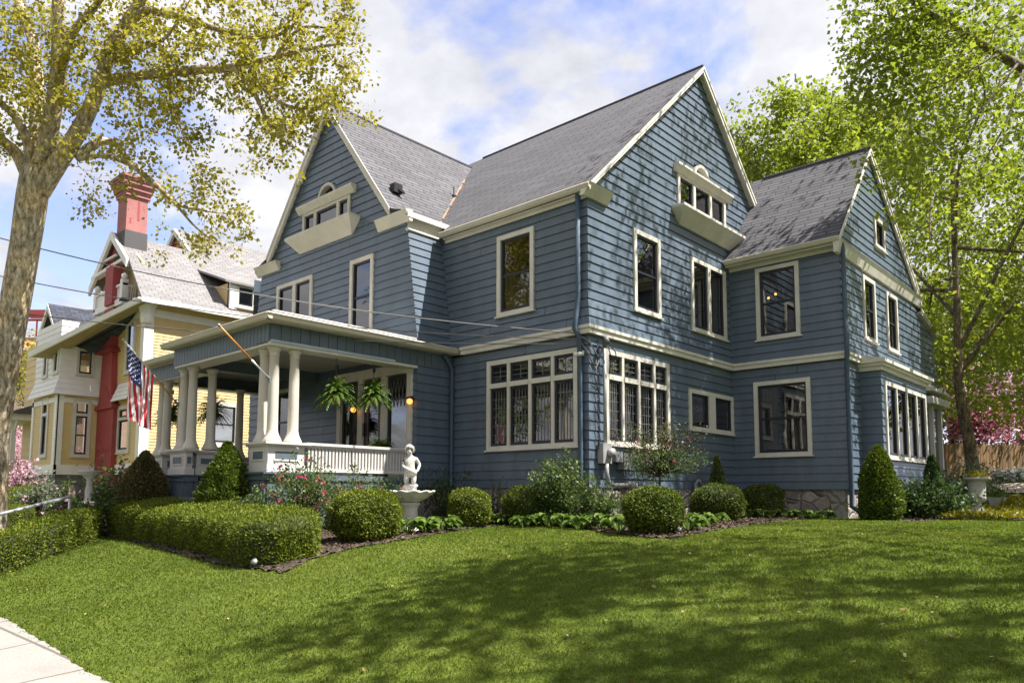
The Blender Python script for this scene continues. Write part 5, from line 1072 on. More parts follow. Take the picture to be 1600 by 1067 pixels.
S.limb(q([(54, 290), (57, 235), (59, 170), (57, 75), (27, 0), (0, -60)], [15.4, 15.5, 15.7, 15.9, 16, 16]), [.19, .16, .145, .12, .09, .06])
S.limb(q([(58, 285), (72, 232), (88, 150), (92, 75), (90, 0), (95, -80)], [15.4, 15.3, 15.1, 15, 14.8, 14.6]), [.20, .18, .15, .13, .11, .07])
S.limb(q([(62, 300), (88, 258), (124, 205), (150, 150), (169, 86), (203, 30), (228, -12), (250, -70)], [15.4, 15.3, 15.1, 15, 14.8, 14.6, 14.5, 14.4]), [.20, .19, .16, .14, .13, .12, .09, .06])
S.limb(q([(90, 124), (112, 50), (158, 0), (185, -50)], [15, 14.6, 14.3, 14]), [.1, .08, .06, .04])
S.limb(q([(161, 127), (225, 117), (292, 110), (367, 107), (431, 90), (487, 75), (540, 68)], [15, 14.8, 14.6, 14.5, 14.4, 14.3, 14.2]), [.11, .10, .09, .075, .055, .035, .015], 7)
S.limb(q([(203, 30), (232, 15), (285, 28), (337, 45), (378, 58), (431, 60), (470, 30)], [14.6, 14.5, 14.3, 14.2, 14, 14, 13.9]), [.09, .08, .065, .055, .045, .03, .012], 7)
S.limb(q([(367, 108), (390, 131), (409, 169), (424, 202), (450, 225), (478, 243)], [14.5, 14.4, 14.3, 14.2, 14.1, 14]), [.055, .05, .042, .036, .026, .012], 6)
S.limb(q([(372, 110), (412, 139), (442, 165), (480, 172), (520, 160)], [14.5, 14.4, 14.2, 14.1, 14]), [.05, .042, .035, .025, .01], 6)
S.limb(q([(431, 90), (450, 60), (475, 40), (520, 45), (556, 70)], [14.4, 14.3, 14.2, 14.1, 14]), [.04, .035, .028, .02, .008], 6)
S.limb(q([(118, 248), (150, 221), (180, 221), (202, 255), (240, 285), (277, 322), (322, 330), (362, 335)], [15.2, 15.3, 15.5, 15.6, 15.8, 15.9, 16, 16.1]), [.10, .085, .07, .06, .055, .045, .028, .01], 7)
S.limb(q([(122, 248), (165, 242), (215, 262), (245, 300)], [15.2, 15, 14.8, 14.7]), [.07, .05, .035, .02], 6)
S.limb(q([(277, 322), (300, 350), (325, 372), (352, 388)], [15.9, 16, 16.1, 16.2]), [.03, .024, .016, .008], 6)
S.limb(q([(262, 112), (268, 160), (280, 195), (292, 225)], [14.7, 14.6, 14.5, 14.4]), [.035, .028, .02, .01], 6)
S.limb(q([(169, 86), (220, 78), (262, 60), (300, -5)], [14.8, 14.4, 14, 13.7]), [.05, .04, .03, .012], 6)
S.limb(q([(57, 75), (20, 95), (-30, 90)], [15.9, 15.6, 15.2]), [.05, .04, .02], 6)
N0 = np.array(S.n); R0 = np.array(S.r); thin = np.argwhere(R0 < .145).ravel()
A = []
while len(A) < 800:
    j = thin[g.integers(0, len(thin))]; d_ = g.normal(size=3) * np.array([.75, .75, .62]); d_[2] -= .06; a = N0[j] + d_
    v = (a - CAM); px = PCX + FPX * (v @ RT) / (v @ fwd); py = PCY - FPX * (v @ UP) / (v @ fwd)
    if px > 585 or (px > 395 and py > 285) or (px > 300 and py > 400) or (py > 425) or (px < 130 and py > 255) or (330 < px < 395 and 170 < py < 300 and g.random() < .8) or (165 < px < 250 and 262 < py and g.random() < .75) or (px < 300 and py > 170 and g.random() < .3) or (px > 480 and py > 200): continue
    A.append(a)
sp = S.attach(A, g, rmax=.03); S.b.build('trunk', MT['bark'], tl, True)
sp = sp[g.random(len(sp)) < .85]; V, F = foliage(sp, 13, .085, g, .115, .35); fastmesh('crown', V, F, MT['maple'], tl)
print('left tree leaves', len(F))

def big_tree(label, base, H_, crown_c, crown_r, natt, per, size, mleaf, mbark, tr, seed, trunk=None, hollow=.35, group=None, zcut=None, keep=None, clumps=0):
    g = np.random.default_rng(seed); base = np.asarray(base, float); cc = np.asarray(crown_c, float); cr = np.asarray(crown_r, float); t = thing('maple_tree', label, 'tree', base, group); S = Skel()
    tk = [base - Z * .2, base + Z * H_ * .12, base + Z * H_ * .3 + g.normal(size=3) * .15, base + Z * H_ * .55 + g.normal(size=3) * .3, np.array([cc[0], cc[1], base[2] + H_ * .8])] if trunk is None else [np.asarray(p, float) for p in trunk]
    S.limb(tk, np.linspace(1, .28, len(tk)) * tr, 12); tk = np.array(tk)
    for i in range(11):
        s0 = S.n[int(len(S.n) * g.uniform(.25, .5)) if i > 20 else g.integers(int(len(tk) * 4 * .35), len(tk) * 4 - 1)]; a = 2 * math.pi * i / 11 + g.uniform(-.3, .3); e = cc + cr * np.array([math.cos(a) * .75, math.sin(a) * .75, g.uniform(-.6, .6)]); m1 = s0 * .6 + e * .4 + Z * cr[2] * .10 + g.normal(size=3) * .3; S.limb([s0, m1, m1 * .4 + e * .6 + g.normal(size=3) * .3, e], [tr * .32, tr * .22, tr * .13, .02], 6)
    if clumps:
        cn = unit(g.normal(size=(clumps, 3))) * (hollow + (1 - hollow) * g.random((clumps, 1)) ** .6) * cr; A = cc + cn[g.integers(0, clumps, natt)] + g.normal(size=(natt, 3)) * cr * .13
    else: d = unit(g.normal(size=(natt, 3))); A = cc + d * (hollow + (1 - hollow) * g.random((natt, 1)) ** .55) * cr * bumps(d, seed, .16, 3.5)[:, None]
    if keep is not None: A = A[keep(A, g)]
    sp = S.attach(A, g, rmax=.07); S.b.build('trunk', mbark, t, True); V, F = foliage(sp, per, size, g, .26, .25); fastmesh('crown', V, F, mleaf, t); print(label[:40], len(F)); return t
# the maple by the fence at right
b = onground(1521, 766)[0]; D = 21.5; b = at(1521, 760, D); b[2] = float(ground(b[0], b[1]))
TR = [b - Z * .2, at(1521, 730, D), at(1513, 680, D), at(1502, 630, D), at(1497, 590, D), at(1498, 540, D), at(1494, 450, D + .2), at(1490, 350, D + .4), at(1488, 230, D + .6)]
cc = at(1530, 330, D + 1.6)
def keepR(A, g):
    v = A - CAM; w = v @ fwd; px = PCX + FPX * (v @ RT) / w; py = PCY - FPX * (v @ UP) / w
    t = (A[:, 0] - 2.7) / 1.0; hy, hz = A[:, 1] - .58 * t, A[:, 2] - 1.95 * t
    hit = (hy > 5.9) & (hy < 12.7) & (hz > 1.5) & (hz < 10.3) & (t > 0)
    return ~(hit & (g.random(len(A)) < .93)) & ~((px < 1372 + (300 - py) * .14) | ((py > 350) & (px < 1385 + (py - 350) * .30)) | (py > 655)) 
big_tree('tall maple with a dark leaning trunk in front of the brown fence', b, 14, cc, (5.8, 5.8, 7.4), 2700, 8, .15, MT['maple2'], MT['bark2'], .20, 21, trunk=TR, keep=keepR)
# trees beyond the rear wing and fence
p = at(1240, 235, 33); big_tree('maple rising behind the roof of the rear wing, its top rounded', (p[0], p[1], 2), 17, at(1232, 232, 33), (2.9, 2.9, 2.9), 420, 8, .19, MT['maple2'], MT['bark2'], .3, 31, clumps=26)
p = at(1320, 240, 36); big_tree('second maple behind the rear wing, partly hidden by the tall maple', (p[0], p[1], 2), 17, at(1325, 235, 36), (3.3, 3.3, 2.8), 420, 8, .20, MT['maple2'], MT['bark2'], .3, 32, clumps=26)
p = at(1585, 470, 32); big_tree('leafy tree beyond the fence at the far right', (p[0], p[1], 2), 14, at(1590, 420, 32), (5.5, 5.5, 5.5), 700, 8, .2, MT['maple2'], MT['bark2'], .3, 33)
p = at(1480, 520, 44); big_tree('pale distant tree glimpsed beneath the tall maple', (p[0], p[1], 2), 12, at(1495, 520, 46), (5, 5, 3.6), 420, 8, .24, MT['maple'], MT['bark2'], .3, 34)
# redbuds
def redbud(label, px, py, D, r, m, m2, seed):
    c = at(px, py, D); bs = np.array([c[0], c[1], float(ground(c[0], c[1]))]); t = thing('redbud_tree', label, 'tree', bs, 'pink flowering trees'); g = np.random.default_rng(seed); S = Skel(); S.limb([bs - Z * .1, bs + Z * .8, c - Z * r * .4, c + Z * r * .3], [.10, .08, .06, .02], 6)
    d = unit(g.normal(size=(170, 3))); A = c + d * g.random((170, 1)) ** .5 * np.array([r * 1.4, r * 1.4, r]); sp = S.attach(A, g, rmax=.03); S.b.build('trunk', MT['bark2'], t, True); V, F = foliage(sp, 8, .13, g, .22, .0); fastmesh('crown', V, F, [MT[m], MT[m2]], t, mi=(g.random(len(F)) < .35 + .3 * (V[::4, 2] < c[2])).astype(int))
redbud('pink blossoming tree over the fence, left of the dark trunk', 1485, 628, 28.5, 1.5, 'redbud', 'maple2', 1); redbud('reddish pink blossoming tree over the fence, right of the dark trunk', 1570, 640, 28.5, 1.5, 'redbud', 'redbud2', 2); redbud('low crimson leaved tree just above the fence between the pink ones', 1527, 664, 27.5, .85, 'redbud2', 'redbud', 3)
redbud('pale pink blossoming tree at the far left behind the side porch', 28, 700, 40, 2.0, 'palepink', 'palepink', 4)
p = at(60, 610, 45); big_tree('thin leafed tree in front of the salmon brick building', (p[0], p[1], 1.2), 7, at(68, 580, 45), (2.2, 2.2, 2.8), 130, 5, .2, MT['maple'], MT['bark2'], .14, 41)
# off-frame maple whose branch reaches into the upper right corner and shades the wall
S = Skel(); g = np.random.default_rng(8); b = np.array([9.6, 9.6, float(ground(9.6, 9.6))]); t = thing('maple_tree', 'maple branch hanging into the upper right corner against the bright sky', 'tree', b)
D = 17.0; br = q([(1690, 160), (1600, 108), (1560, 85), (1510, 55), (1460, 25), (1420, 0), (1390, -30)], [18.6, 18, 17.6, 17.2, 16.8, 16.4, 16])
S.limb([b - Z * .2, b + Z * 3, b + np.array([-.2, -.1, 6]), b + np.array([-.6, -.2, 9]), b + np.array([-1.6, -1.4, 12]), b + np.array([-3.0, -2.8, 15.5])], [.4, .34, .3, .24, .17, .06], 12)
S.limb([b + np.array([-.45, -.15, 8.2])] + br, [.17, .13, .11, .10, .085, .065, .05, .02], 8)
A = []
base_n = np.array(S.n[-24:])
for L in ([(1560, 85), (1480, 130), (1430, 150), (1345, 185)], [(1520, 62), (1420, 85), (1360, 110), (1318, 140)], [(1470, 30), (1400, 30), (1350, 20), (1315, 25)], [(1590, 100), (1520, 190), (1440, 230), (1385, 262)], [(1600, 110), (1570, 200), (1520, 280), (1465, 320)], [(1510, 55), (1450, 75), (1390, 60), (1335, 70)]): S.limb(q(L, [17.4, 17.1, 16.9, 16.7]), [.03, .022, .014, .006], 5)
NN = np.array(S.n); NN = NN[24:]
for i in range(520): A.append(NN[g.integers(0, len(NN))] + g.normal(size=3) * np.array([.45, .45, .4]) - Z * .1)
A = np.array(A); v = A - CAM; w = v @ fwd; px = PCX + FPX * (v @ RT) / w; py = PCY - FPX * (v @ UP) / w; A = A[(px > 1318 + np.abs(py - 60) * .12) & (py < 345)]
for i in range(900):
    d_ = unit(g.normal(size=3)); A = np.vstack([A, np.array([7.9, 8.0, 13.6]) + d_ * g.random() ** .4 * np.array([4.6, 4.4, 3.9])]) if False else A
d_ = unit(g.normal(size=(190, 3))); B_ = np.array([5.9, 6.0, 15.3]) + d_ * g.random((190, 1)) ** .4 * np.array([4.3, 4.4, 3.7]); v = B_ - CAM; w = v @ fwd; px = PCX + FPX * (v @ RT) / w; py = PCY - FPX * (v @ UP) / w
B_ = B_[(px > 1640) | (py < -25)]; cl = B_[g.integers(0, len(B_), 20)]; B2 = B_
W_ = np.vstack([A, B2]); t_ = (W_[:, 0] - 2.7); hy, hz = W_[:, 1] - .58 * t_, W_[:, 2] - 1.95 * t_; W_ = W_[~((hy > 5.9) & (hy < 12.7) & (hz > 1.5) & (hz < 10.3) & (g.random(len(W_)) < .85))]
sp = S.attach(W_, g, rmax=.05); S.b.build('trunk', MT['bark2'], t, True); V, F = foliage(sp, 7, .125, g, .2, .3); fastmesh('crown', V, F, MT['maple2'], t); print('corner maple', len(F))
big_tree('maple out of view at right that shades the front lawn', (14.6, 0.2, 1.0), 17, (13.2, -.6, 12.2), (5.4, 7.4, 4.4), 720, 7, .17, MT['maple2'], MT['bark2'], .36, 51, clumps=44)
# trees over the street, seen in the window glass
for i, (x, y) in enumerate(((-13, -24), (-4, -26), (5, -25), (-23, -23))): big_tree('street tree across the road, mirrored in the windows (%s)' % ['by the far kerb end', 'second along', 'facing the porch', 'farthest up the road'][i], (x, y, 0), 17, (x, y, 10.2), (4.8, 4.8, 6.0), 170, 7, .30, MT['maple2'], MT['bark2'], .3, 60 + i, group='trees across the street')
# cream neighbour house, seen mirrored in the bay window
nh = thing('neighbour_house', 'cream house out of view to the right, mirrored in the bay window', 'house', (24, 14, 1.5)); m = MB(); m.box(20, 30, 6, 24, 1, 7.5); m.build('wall', MT['creamhouse'], nh); m = MB(); m.roofpoly([(19.6, 5.6, 7.4), (19.6, 24.4, 7.4), (25, 24.4, 11), (25, 5.6, 11)], Y); m.roofpoly([(30.4, 5.6, 7.4), (30.4, 24.4, 7.4), (25, 24.4, 11), (25, 5.6, 11)], Y); m.build('roof', MT['shingle'], nh)
for y in (9, 13, 17, 21): window(nh, (20, 0, 0), Y, -X, y, y + 1.1, 2.8, 4.6, dh=True)

# house across the road, added out of view to darken the porch glass reflections
ah = thing('added_brick_house', 'added brick house across the road, out of view, darkening the front door glass reflection', 'house', (-6, -40, 0)); m = MB(); m.box(-22, 12, -46, -36, -.2, 6.5); m.build('wall', MT['salmonbrick'], ah); m = MB(); m.roofpoly([(-22.5, -35.5, 6.5), (12.5, -35.5, 6.5), (12.5, -41, 10), (-22.5, -41, 10)], X); m.roofpoly([(-22.5, -46.5, 6.5), (12.5, -46.5, 6.5), (12.5, -41, 10), (-22.5, -41, 10)], X); m.build('roof', MT['dshingle'], ah)
for x in (-19, -13, -7, -1, 5): window(ah, (0, -36, 0), X, Y, x, x + 1.6, 1.5, 3.6, dh=True)
# ================================================================== SMALL THINGS
ufw = unit(np.array([fwd[0], fwd[1], 0]))          # away from the viewer along the ground
urt = np.array([RT[0], RT[1], 0])
# fountain
fc = np.array([-1.15, -2.25, 0.]); 
_, D = onground(640, 838); fc = at(640, 800, D + 1.0); fc[2] = float(ground(fc[0], fc[1])); sD = (D + 1.0) / FPX
rb = 38 * sD; z_rim = float(at(640, 767, D + 1.0)[2]); z_bot = float(at(640, 784, D + 1.0)[2])
ft = thing('fountain', 'white cast stone fountain bowl with a scalloped rim on a stubby pedestal', 'fountain', fc)
def scal(r, z, t, i): return r * (1 + .045 * math.cos(12 * t) * min(1, r / rb)), z + (.012 * math.cos(12 * t) if r > rb * .7 else 0)
zr = z_rim - fc[2]; zb_ = z_bot - fc[2]
m = MB(); m.lathe([(rb * .30, zb_), (rb * .42, zb_ + .005), (rb * .70, zb_ + (zr - zb_) * .40), (rb * .93, zr - .05), (rb * 1.0, zr - .02), (rb * 1.02, zr), (rb * .97, zr + .005), (rb * .90, zr - .02), (rb * .6, zr - .07), (rb * .2, zr - .085)], fc, 72, scal); m.build('bowl', MT['cast'], ft, True)
m = MB(); m.lathe([(rb * .60, 0), (rb * .60, .04), (rb * .50, .06), (rb * .36, .14), (rb * .31, zb_ - .12), (rb * .36, zb_ - .06), (rb * .42, zb_ - .04), (rb * .42, zb_ - .01), (rb * .34, zb_)], fc, 24, lambda r, z, t, i: (r * (1 + .03 * math.cos(8 * t)), z)); m.build('pedestal', MT['cast'], ft, True)
# boy statue (one skinned body)
sc_ = (float(at(640, 697, D + 1.0)[2]) - z_rim + .02) / .665; sb = fc + Z * (zr - .03)
st = thing('boy_statue', 'white stone statue of a curly haired boy holding a vessel, standing in the fountain bowl', 'statue', sb)
def L3(p): p = np.array(p, float) * sc_; return sb + urt * p[0] - ufw * p[1] + Z * p[2]
def skin(name, verts, edges, rad, m, parent, root=0, sub=2):
    me = bpy.data.meshes.new(name); off = np.array(ROOT[parent.name]); me.from_pydata([tuple(L3(v) - off) for v in verts], edges, []); o = bpy.data.objects.new(name, me); COL.objects.link(o); o.parent = parent; ROOT[o.name] = tuple(off)
    mod = o.modifiers.new('skin', 'SKIN'); mod.use_smooth_shade = True
    for i, r in enumerate(rad):
        d = me.skin_vertices[0].data[i]; rr = (r, r) if np.isscalar(r) else r; d.radius = (rr[0] * sc_, rr[1] * sc_); d.use_root = (i == root)
    s = o.modifiers.new('sub', 'SUBSURF'); s.levels = sub; s.render_levels = sub; me.materials.append(m); return o
Vb = [(0, 0, .30), (0, .02, .36), (0, .01, .43), (0, -.01, .49), (-.005, 0, .535), (-.012, .012, .575), (-.014, .016, .625),
      (-.05, .005, .26), (-.052, .035, .16), (-.030, .0, .07), (-.032, .04, .02), (.05, 0, .26), (.060, .045, .17), (.035, .01, .07), (.040, .05, .02),
      (-.085, -.005, .485), (-.108, .02, .40), (-.055, .085, .345), (-.02, .10, .33), (.085, -.005, .49), (.135, -.02, .41), (.115, .04, .325), (.09, .07, .305)]
Eb = [(0, 1), (1, 2), (2, 3), (3, 4), (4, 5), (5, 6), (0, 7), (7, 8), (8, 9), (9, 10), (0, 11), (11, 12), (12, 13), (13, 14), (3, 15), (15, 16), (16, 17), (17, 18), (3, 19), (19, 20), (20, 21), (21, 22)]
Rb = [.068, .070, .068, .062, .026, .045, .047, .050, .038, .022, .020, .050, .038, .022, .020, .032, .024, .019, .017, .032, .024, .019, .017]
skin('body', Vb, Eb, Rb, MT['cast'], st)
# five fingers on each hand, closed round the vessel
for hx, sgn in (((-.02, .10, .33), 1), ((.09, .07, .305), -1)):
    hv = [hx]; he = []; hr_ = [.016]
    for k in range(5):
        a = (k - 2) * .35; l = (.030, .036, .038, .035, .026)[k]; b0 = len(hv)
        hv += [(hx[0] + sgn * .018, hx[1] + .012 + .004 * k, hx[2] + .018 * math.sin(a) - .004 * k), (hx[0] + sgn * (.018 + l * .6), hx[1] + .014, hx[2] + .022 * math.sin(a) - .008 * k), (hx[0] + sgn * (.018 + l * .8), hx[1] - .004, hx[2] + .022 * math.sin(a) - .01 * k - .006)]
        he += [(0, b0), (b0, b0 + 1), (b0 + 1, b0 + 2)]; hr_ += [.0062, .0055, .0045]
    skin('hand', hv, he, hr_, MT['cast'], st, 0, 1)
m = MB(); gq = np.random.default_rng(4); hc = np.array([-.014, .004, .635])
for k in range(46):
    a = gq.uniform(0, 6.28); e = gq.uniform(-.35, 1.5); d_ = np.array([math.cos(a) * math.cos(e), math.sin(a) * math.cos(e), math.sin(e)])
    if d_[1] > .55 and d_[2] < .42: continue
    c0 = hc + d_ * np.array([.056, .056, .056]); V = SV[::1] * .0175; m.add([L3(c0 + v) for v in V], SF)
m.build('hair', MT['cast'], st, True)
m = MB(); fcn = np.array([-.014, .058, .605])
m.add([L3(fcn + np.array([0, .0, .004]) + v * np.array([.008, .014, .016])) for v in SV], SF)
for sx in (-1, 1): m.add([L3(fcn + np.array([sx * .019, -.006, .018]) + v * np.array([.010, .007, .006])) for v in SV], SF); m.add([L3(hc + np.array([sx * .055, .01, -.03]) + v * np.array([.009, .012, .017])) for v in SV], SF); m.add([L3(fcn + np.array([sx * .02, -.008, -.016]) + v * np.array([.016, .012, .014])) for v in SV], SF)
m.add([L3(fcn + np.array([0, -.004, -.022]) + v * np.array([.014, .008, .005])) for v in SV], SF); m.build('face', MT['cast'], st, True)
m = MB(); gq = np.random.default_rng(9)
P = [L3((.10 - .15 * u, .085 + .03 * math.sin(u * 3), .275 + .075 * u)) for u in np.linspace(0, 1, 8)]; m.tube(P, np.array([.020, .044, .052, .050, .042, .03, .026, .034]) * sc_, 12); m.build('vessel', MT['cast'], st, True)
m = MB(); m.lathe([(.105 * sc_, 0), (.10 * sc_, .02 * sc_), (.085 * sc_, .05 * sc_), (.092 * sc_, .085 * sc_), (.105 * sc_, .105 * sc_), (.085 * sc_, .12 * sc_), (.045 * sc_, .125 * sc_), (.03 * sc_, .14 * sc_)], sb, 28, lambda r, z, t, i: (r * (1 + .14 * math.sin(5 * t + i * .8)), z + .012 * sc_ * math.sin(3 * t + i))); m.build('drapery', MT['cast'], st, True)
# bird bath and urn
c = at(137, 806, 15.0); c[2] = float(ground(c[0], c[1])); k = 15.0 / FPX; zt = float(at(137, 735, 15.0)[2]) - c[2]; zt *= 1.0; t = thing('bird_bath', 'two tier stone bird bath with a shell shaped top among flowers at left', 'bird bath', c)
m = MB(); m.lathe([(.09, 0), (.09, .05), (.05, .08), (.045, zt * .40), (.07, zt * .46), (.17, zt * .50), (.175, zt * .53), (.06, zt * .55), (.075, zt * .62), (.075, zt * .72), (.055, zt * .78), (.06, zt * .86), (.13, zt * .92), (.235, zt * .985), (.235, zt), (.20, zt), (.05, zt * .96)], c, 20, lambda r, z, t_, i: (r * (1 + .05 * math.cos(9 * t_)), z)); m.build('pedestal', MT['cast'], t, True)
c = onground(1529, 808)[0]; _, D2 = onground(1529, 808); k = D2 / FPX; hh = 62 * k; t = thing('garden_urn', 'grey cast stone urn on a square plinth, planted with light green shoots', 'urn', c); c = c + Z * .0
R1 = 18.5 * k
m = MB(); m.lathe([(R1 * .62, hh * .16), (R1 * .60, hh * .18), (R1 * .30, hh * .30), (R1 * .26, hh * .33), (R1 * .28, hh * .36), (R1 * .55, hh * .40), (R1 * .66, hh * .46), (R1 * .66, hh * .50), (R1 * .62, hh * .52), (R1 * .66, hh * .85), (R1 * .72, hh * .92), (R1 * .95, hh * .94), (R1 * 1.0, hh * .97), (R1 * .97, hh), (R1 * .85, hh), (R1 * .7, hh * .9)], c, 28, lambda r, z, t_, i: (r * (1 + (.02 * math.cos(14 * t_) if 5 < i < 10 else 0)), z)); m.build('bowl', MT['urn'], t, True)
m = MB(); m.box(c[0] - R1 * .66, c[0] + R1 * .66, c[1] - R1 * .66, c[1] + R1 * .66, c[2] - .05, c[2] + hh * .10); m.box(c[0] - R1 * .60, c[0] + R1 * .60, c[1] - R1 * .60, c[1] + R1 * .60, c[2] + hh * .10, c[2] + hh * .165); m.build('plinth', MT['urn'], t)
P = c + np.concatenate([nrg.normal(size=(300, 2)) * R1 * .36, hh * (.93 + .2 * nrg.random((300, 1)))], 1); dd = nrg.normal(size=(300, 3)) * .5 + Z; V, F = leaves(P, .075, dd, .3, .3); fastmesh('plant', V, F, MT['yellowgc'], t)
c = onground(1560, 790)[0]; t = thing('planter_box', 'small weathered planter with white flowers right of the grey urn', 'planter', c); m = MB(); m.add([c + np.array(p) for p in ((-.16, -.16, 0), (.16, -.16, 0), (.16, .16, 0), (-.16, .16, 0), (-.2, -.2, .22), (.2, -.2, .22), (.2, .2, .22), (-.2, .2, .22))], [(0, 1, 5, 4), (1, 2, 6, 5), (2, 3, 7, 6), (3, 0, 4, 7), (4, 5, 6, 7)]); m.build('box', MT['urn'], t)
P = c + np.concatenate([nrg.normal(size=(160, 2)) * .11, .2 + .18 * nrg.random((160, 1))], 1); V, F = leaves(P, .09, nrg.normal(size=(160, 3)) * .6 + Z, .3, .4); fastmesh('plant', V, F, MT['hosta'], t)
# fence behind
fa, fb2 = at(1440, 690, 25.5), at(1660, 692, 27.5); dv = unit((fb2 - fa) * np.array([1, 1, 0])); Lf = np.linalg.norm((fb2 - fa)[:2]); zt = float(fa[2]); gz1 = float(ground(fa[0], fa[1])); fo = np.array([fa[0], fa[1], 0]); nv = np.array([dv[1], -dv[0], 0])
t = thing('wooden_fence', 'weathered brown wooden picket fence across the back yard', 'fence', (fa[0], fa[1], gz1)); u = 0; m = MB(); gq = np.random.default_rng(2)
while u < Lf + 1:
    w_ = .125; dz = gq.normal() * .02; gb = float(ground(*(fo + dv * u)[:2])); top_ = zt + dz; P = lambda uu, z, k_: fo + dv * uu + Z * z + nv * k_
    m.prism([P(u, gb + .04, 0), P(u + w_, gb + .04, 0), P(u + w_, top_ - .06, 0), P(u + w_ * .7, top_, 0), P(u + w_ * .3, top_, 0), P(u, top_ - .06, 0)], nv * (.02 + .01 * gq.random())); u += w_ + .012 + .01 * gq.random()
m.build('picket', MT['fencewood'], t); m = MB()
for z in (gz1 + .35, zt - .35): m.obox(fo, dv, nv, 0, Lf + 1, z, z + .09, -.05, -.005)
m.build('rail', MT['fencewood'], t)
# electric service on the side wall
mx_ = .12; ym = .36
t = thing('electric_mast', 'grey service pipe with weatherhead where the power lines reach the house corner', 'conduit', (.1, ym, 1.7)); m = MB(); m.tube([(mx_, ym, 2.5), (mx_, ym, 4.42)], .035, 10); m.build('pipe', MT['greymetal'], t, True)
m = MB(); m.tube([(mx_, ym, 4.40), (mx_ + .01, ym, 4.55), (mx_ + .08, ym - .06, 4.58), (mx_ + .15, ym - .10, 4.48)], [.04, .055, .05, .035], 10); m.build('weatherhead', MT['darkbox'], t, True)
m = MB(); m.tube([(mx_ + .13, ym - .10, 4.48), (mx_ + .20, ym - .1, 4.25), (mx_ + .14, ym, 4.05), (mx_ + .06, ym + .05, 3.9)], .012, 5); m.tube([(mx_ + .13, ym - .08, 4.48), (mx_ + .22, ym + .05, 4.3), (mx_ + .2, ym + .12, 4.12)], .012, 5); m.build('service_loop', MT['black'], t)
t = thing('electric_meter', 'electric meter boxes with a thick curved conduit on the wall below the side window', 'meter', (.1, .5, 2.2)); m = MB(); m.box(.035, .17, .22, .50, 2.18, 2.56); m.build('box', MT['greymetal'], t)
m = MB(); m.tube([(.17, .42, 2.38), (.27, .42, 2.38)], .085, 16); m.build('meter', MT['greymetal'], t, True)
m = MB(); m.box(.035, .18, .62, .86, 2.22, 2.42); m.box(.035, .20, .88, 1.16, 2.08, 2.40); m.build('panel', MT['darkbox'], t)
m = MB(); m.tube([(.16, .34, 2.18), (.16, .34, 1.98), (.16, .40, 1.82), (.16, .55, 1.77), (.16, 1.15, 1.77)], .042, 10); m.tube([(.16, 1.19, 1.72), (.16, 1.19, 1.1)], .03, 8); m.box(.05, .24, 1.12, 1.28, 1.70, 1.84); m.build('conduit', MT['greymetal'], t, True)
t = thing('rain_chain', 'dark twisted rain chain hanging down the corner beside the service pipe', 'rain chain', (.08, .2, 2.4)); m = MB()
for k in range(34):
    z = 4.55 - k * .062; a = k * 1.57; m.tube([(.07 + .016 * math.cos(a), .205 + .016 * math.sin(a), z), (.07, .205, z - .03), (.07 - .016 * math.cos(a), .205 - .016 * math.sin(a), z - .06)], .010, 5)
m.build('links', MT['black'], t)
c = ony(908, 552, -.06); t = thing('flood_light', 'small white floodlight under the belt course beside the big front window', 'light', c); m = MB(); m.tube([c, c + np.array([.03, -.10, -.03])], [.03, .045], 10); m.tube([c + np.array([-.05, 0, .0]), c + np.array([-.07, -.10, -.03])], [.03, .045], 10); m.box(c[0] - .06, c[0] + .05, c[1] - .005, c[1] + .04, c[2] - .05, c[2] + .05); m.build('lamp_head', MT['ywhite'], t, True)
t = thing('gas_meter', 'dark grey gas meter low on the side wall near the inner corner', 'meter', (.1, 4.6, 1.4)); p0 = onx(1091, 764, .12); m = MB(); m.tube([p0 + np.array([0, -.12, -.3]), p0 + np.array([0, -.12, .12]), p0 + np.array([0, 0, .2]), p0 + np.array([0, .14, .12]), p0 + np.array([0, .14, -.1])], .035, 8); m.lathe([(.09, -.30), (.12, -.26), (.12, -.10), (.08, -.06)], p0 + np.array([.05, .1, 0]), 12); m.build('body', MT['darkbox'], t, True)
c = onground(1199, 800)[0] + ufw * .7; c = at(1199, 760, float((c - CAM) @ fwd)); t = thing('bird_feeder', 'orange dish feeder on a thin stake above the small corner boxwood', 'feeder', c); m = MB(); m.lathe([(.02, -.03), (.13, -.015), (.145, .01), (.12, .005), (.02, -.005)], c, 16); m.build('dish', mat('orange_plastic', (.75, .20, .10), .4), t, True); m = MB(); m.tube([(c[0], c[1], float(ground(c[0], c[1]))), c], .008, 5); m.tube([c, c + Z * .09], .006, 5); m.build('stake', MT['black'], t)
# garden spot lights and stones
for px, py, lab in ((398, 888, 'small grey garden spot light at the lawn edge before the long hedge'), (1059, 836, 'dark garden spot light at the foot of the largest dark boxwood'), (1515, 812, 'dark bed spot light left of the urn'), (1583, 812, 'dark bed spot light at the right frame edge')):
    c = onground(px, py)[0]; t = thing('spot_light', lab, 'garden light', c, 'garden spot lights'); m = MB(); m.tube([c - Z * .05, c + Z * .06], .012, 6); m.tube([c + Z * .06 + urt * .02, c + Z * .10 - ufw * .05], [.03, .045], 10); m.build('lamp_head', MT['greymetal' if px == 398 else 'darkbox'], t, True)
c = onground(930, 815)[0] + ufw * .15; t = thing('white_stone', 'pale stone edging piece under the yellowish corner bush', 'stone', c); m = MB()
for k in range(3): m.add([c + urt * (k - 1) * .12 + np.array([0, 0, .07]) + v * np.array([.08, .08, .08]) * bumps(np.array([v]), k + 3, .25)[0] for v in SV], SF)
m.build('stone', MT['membrane'], t, True)
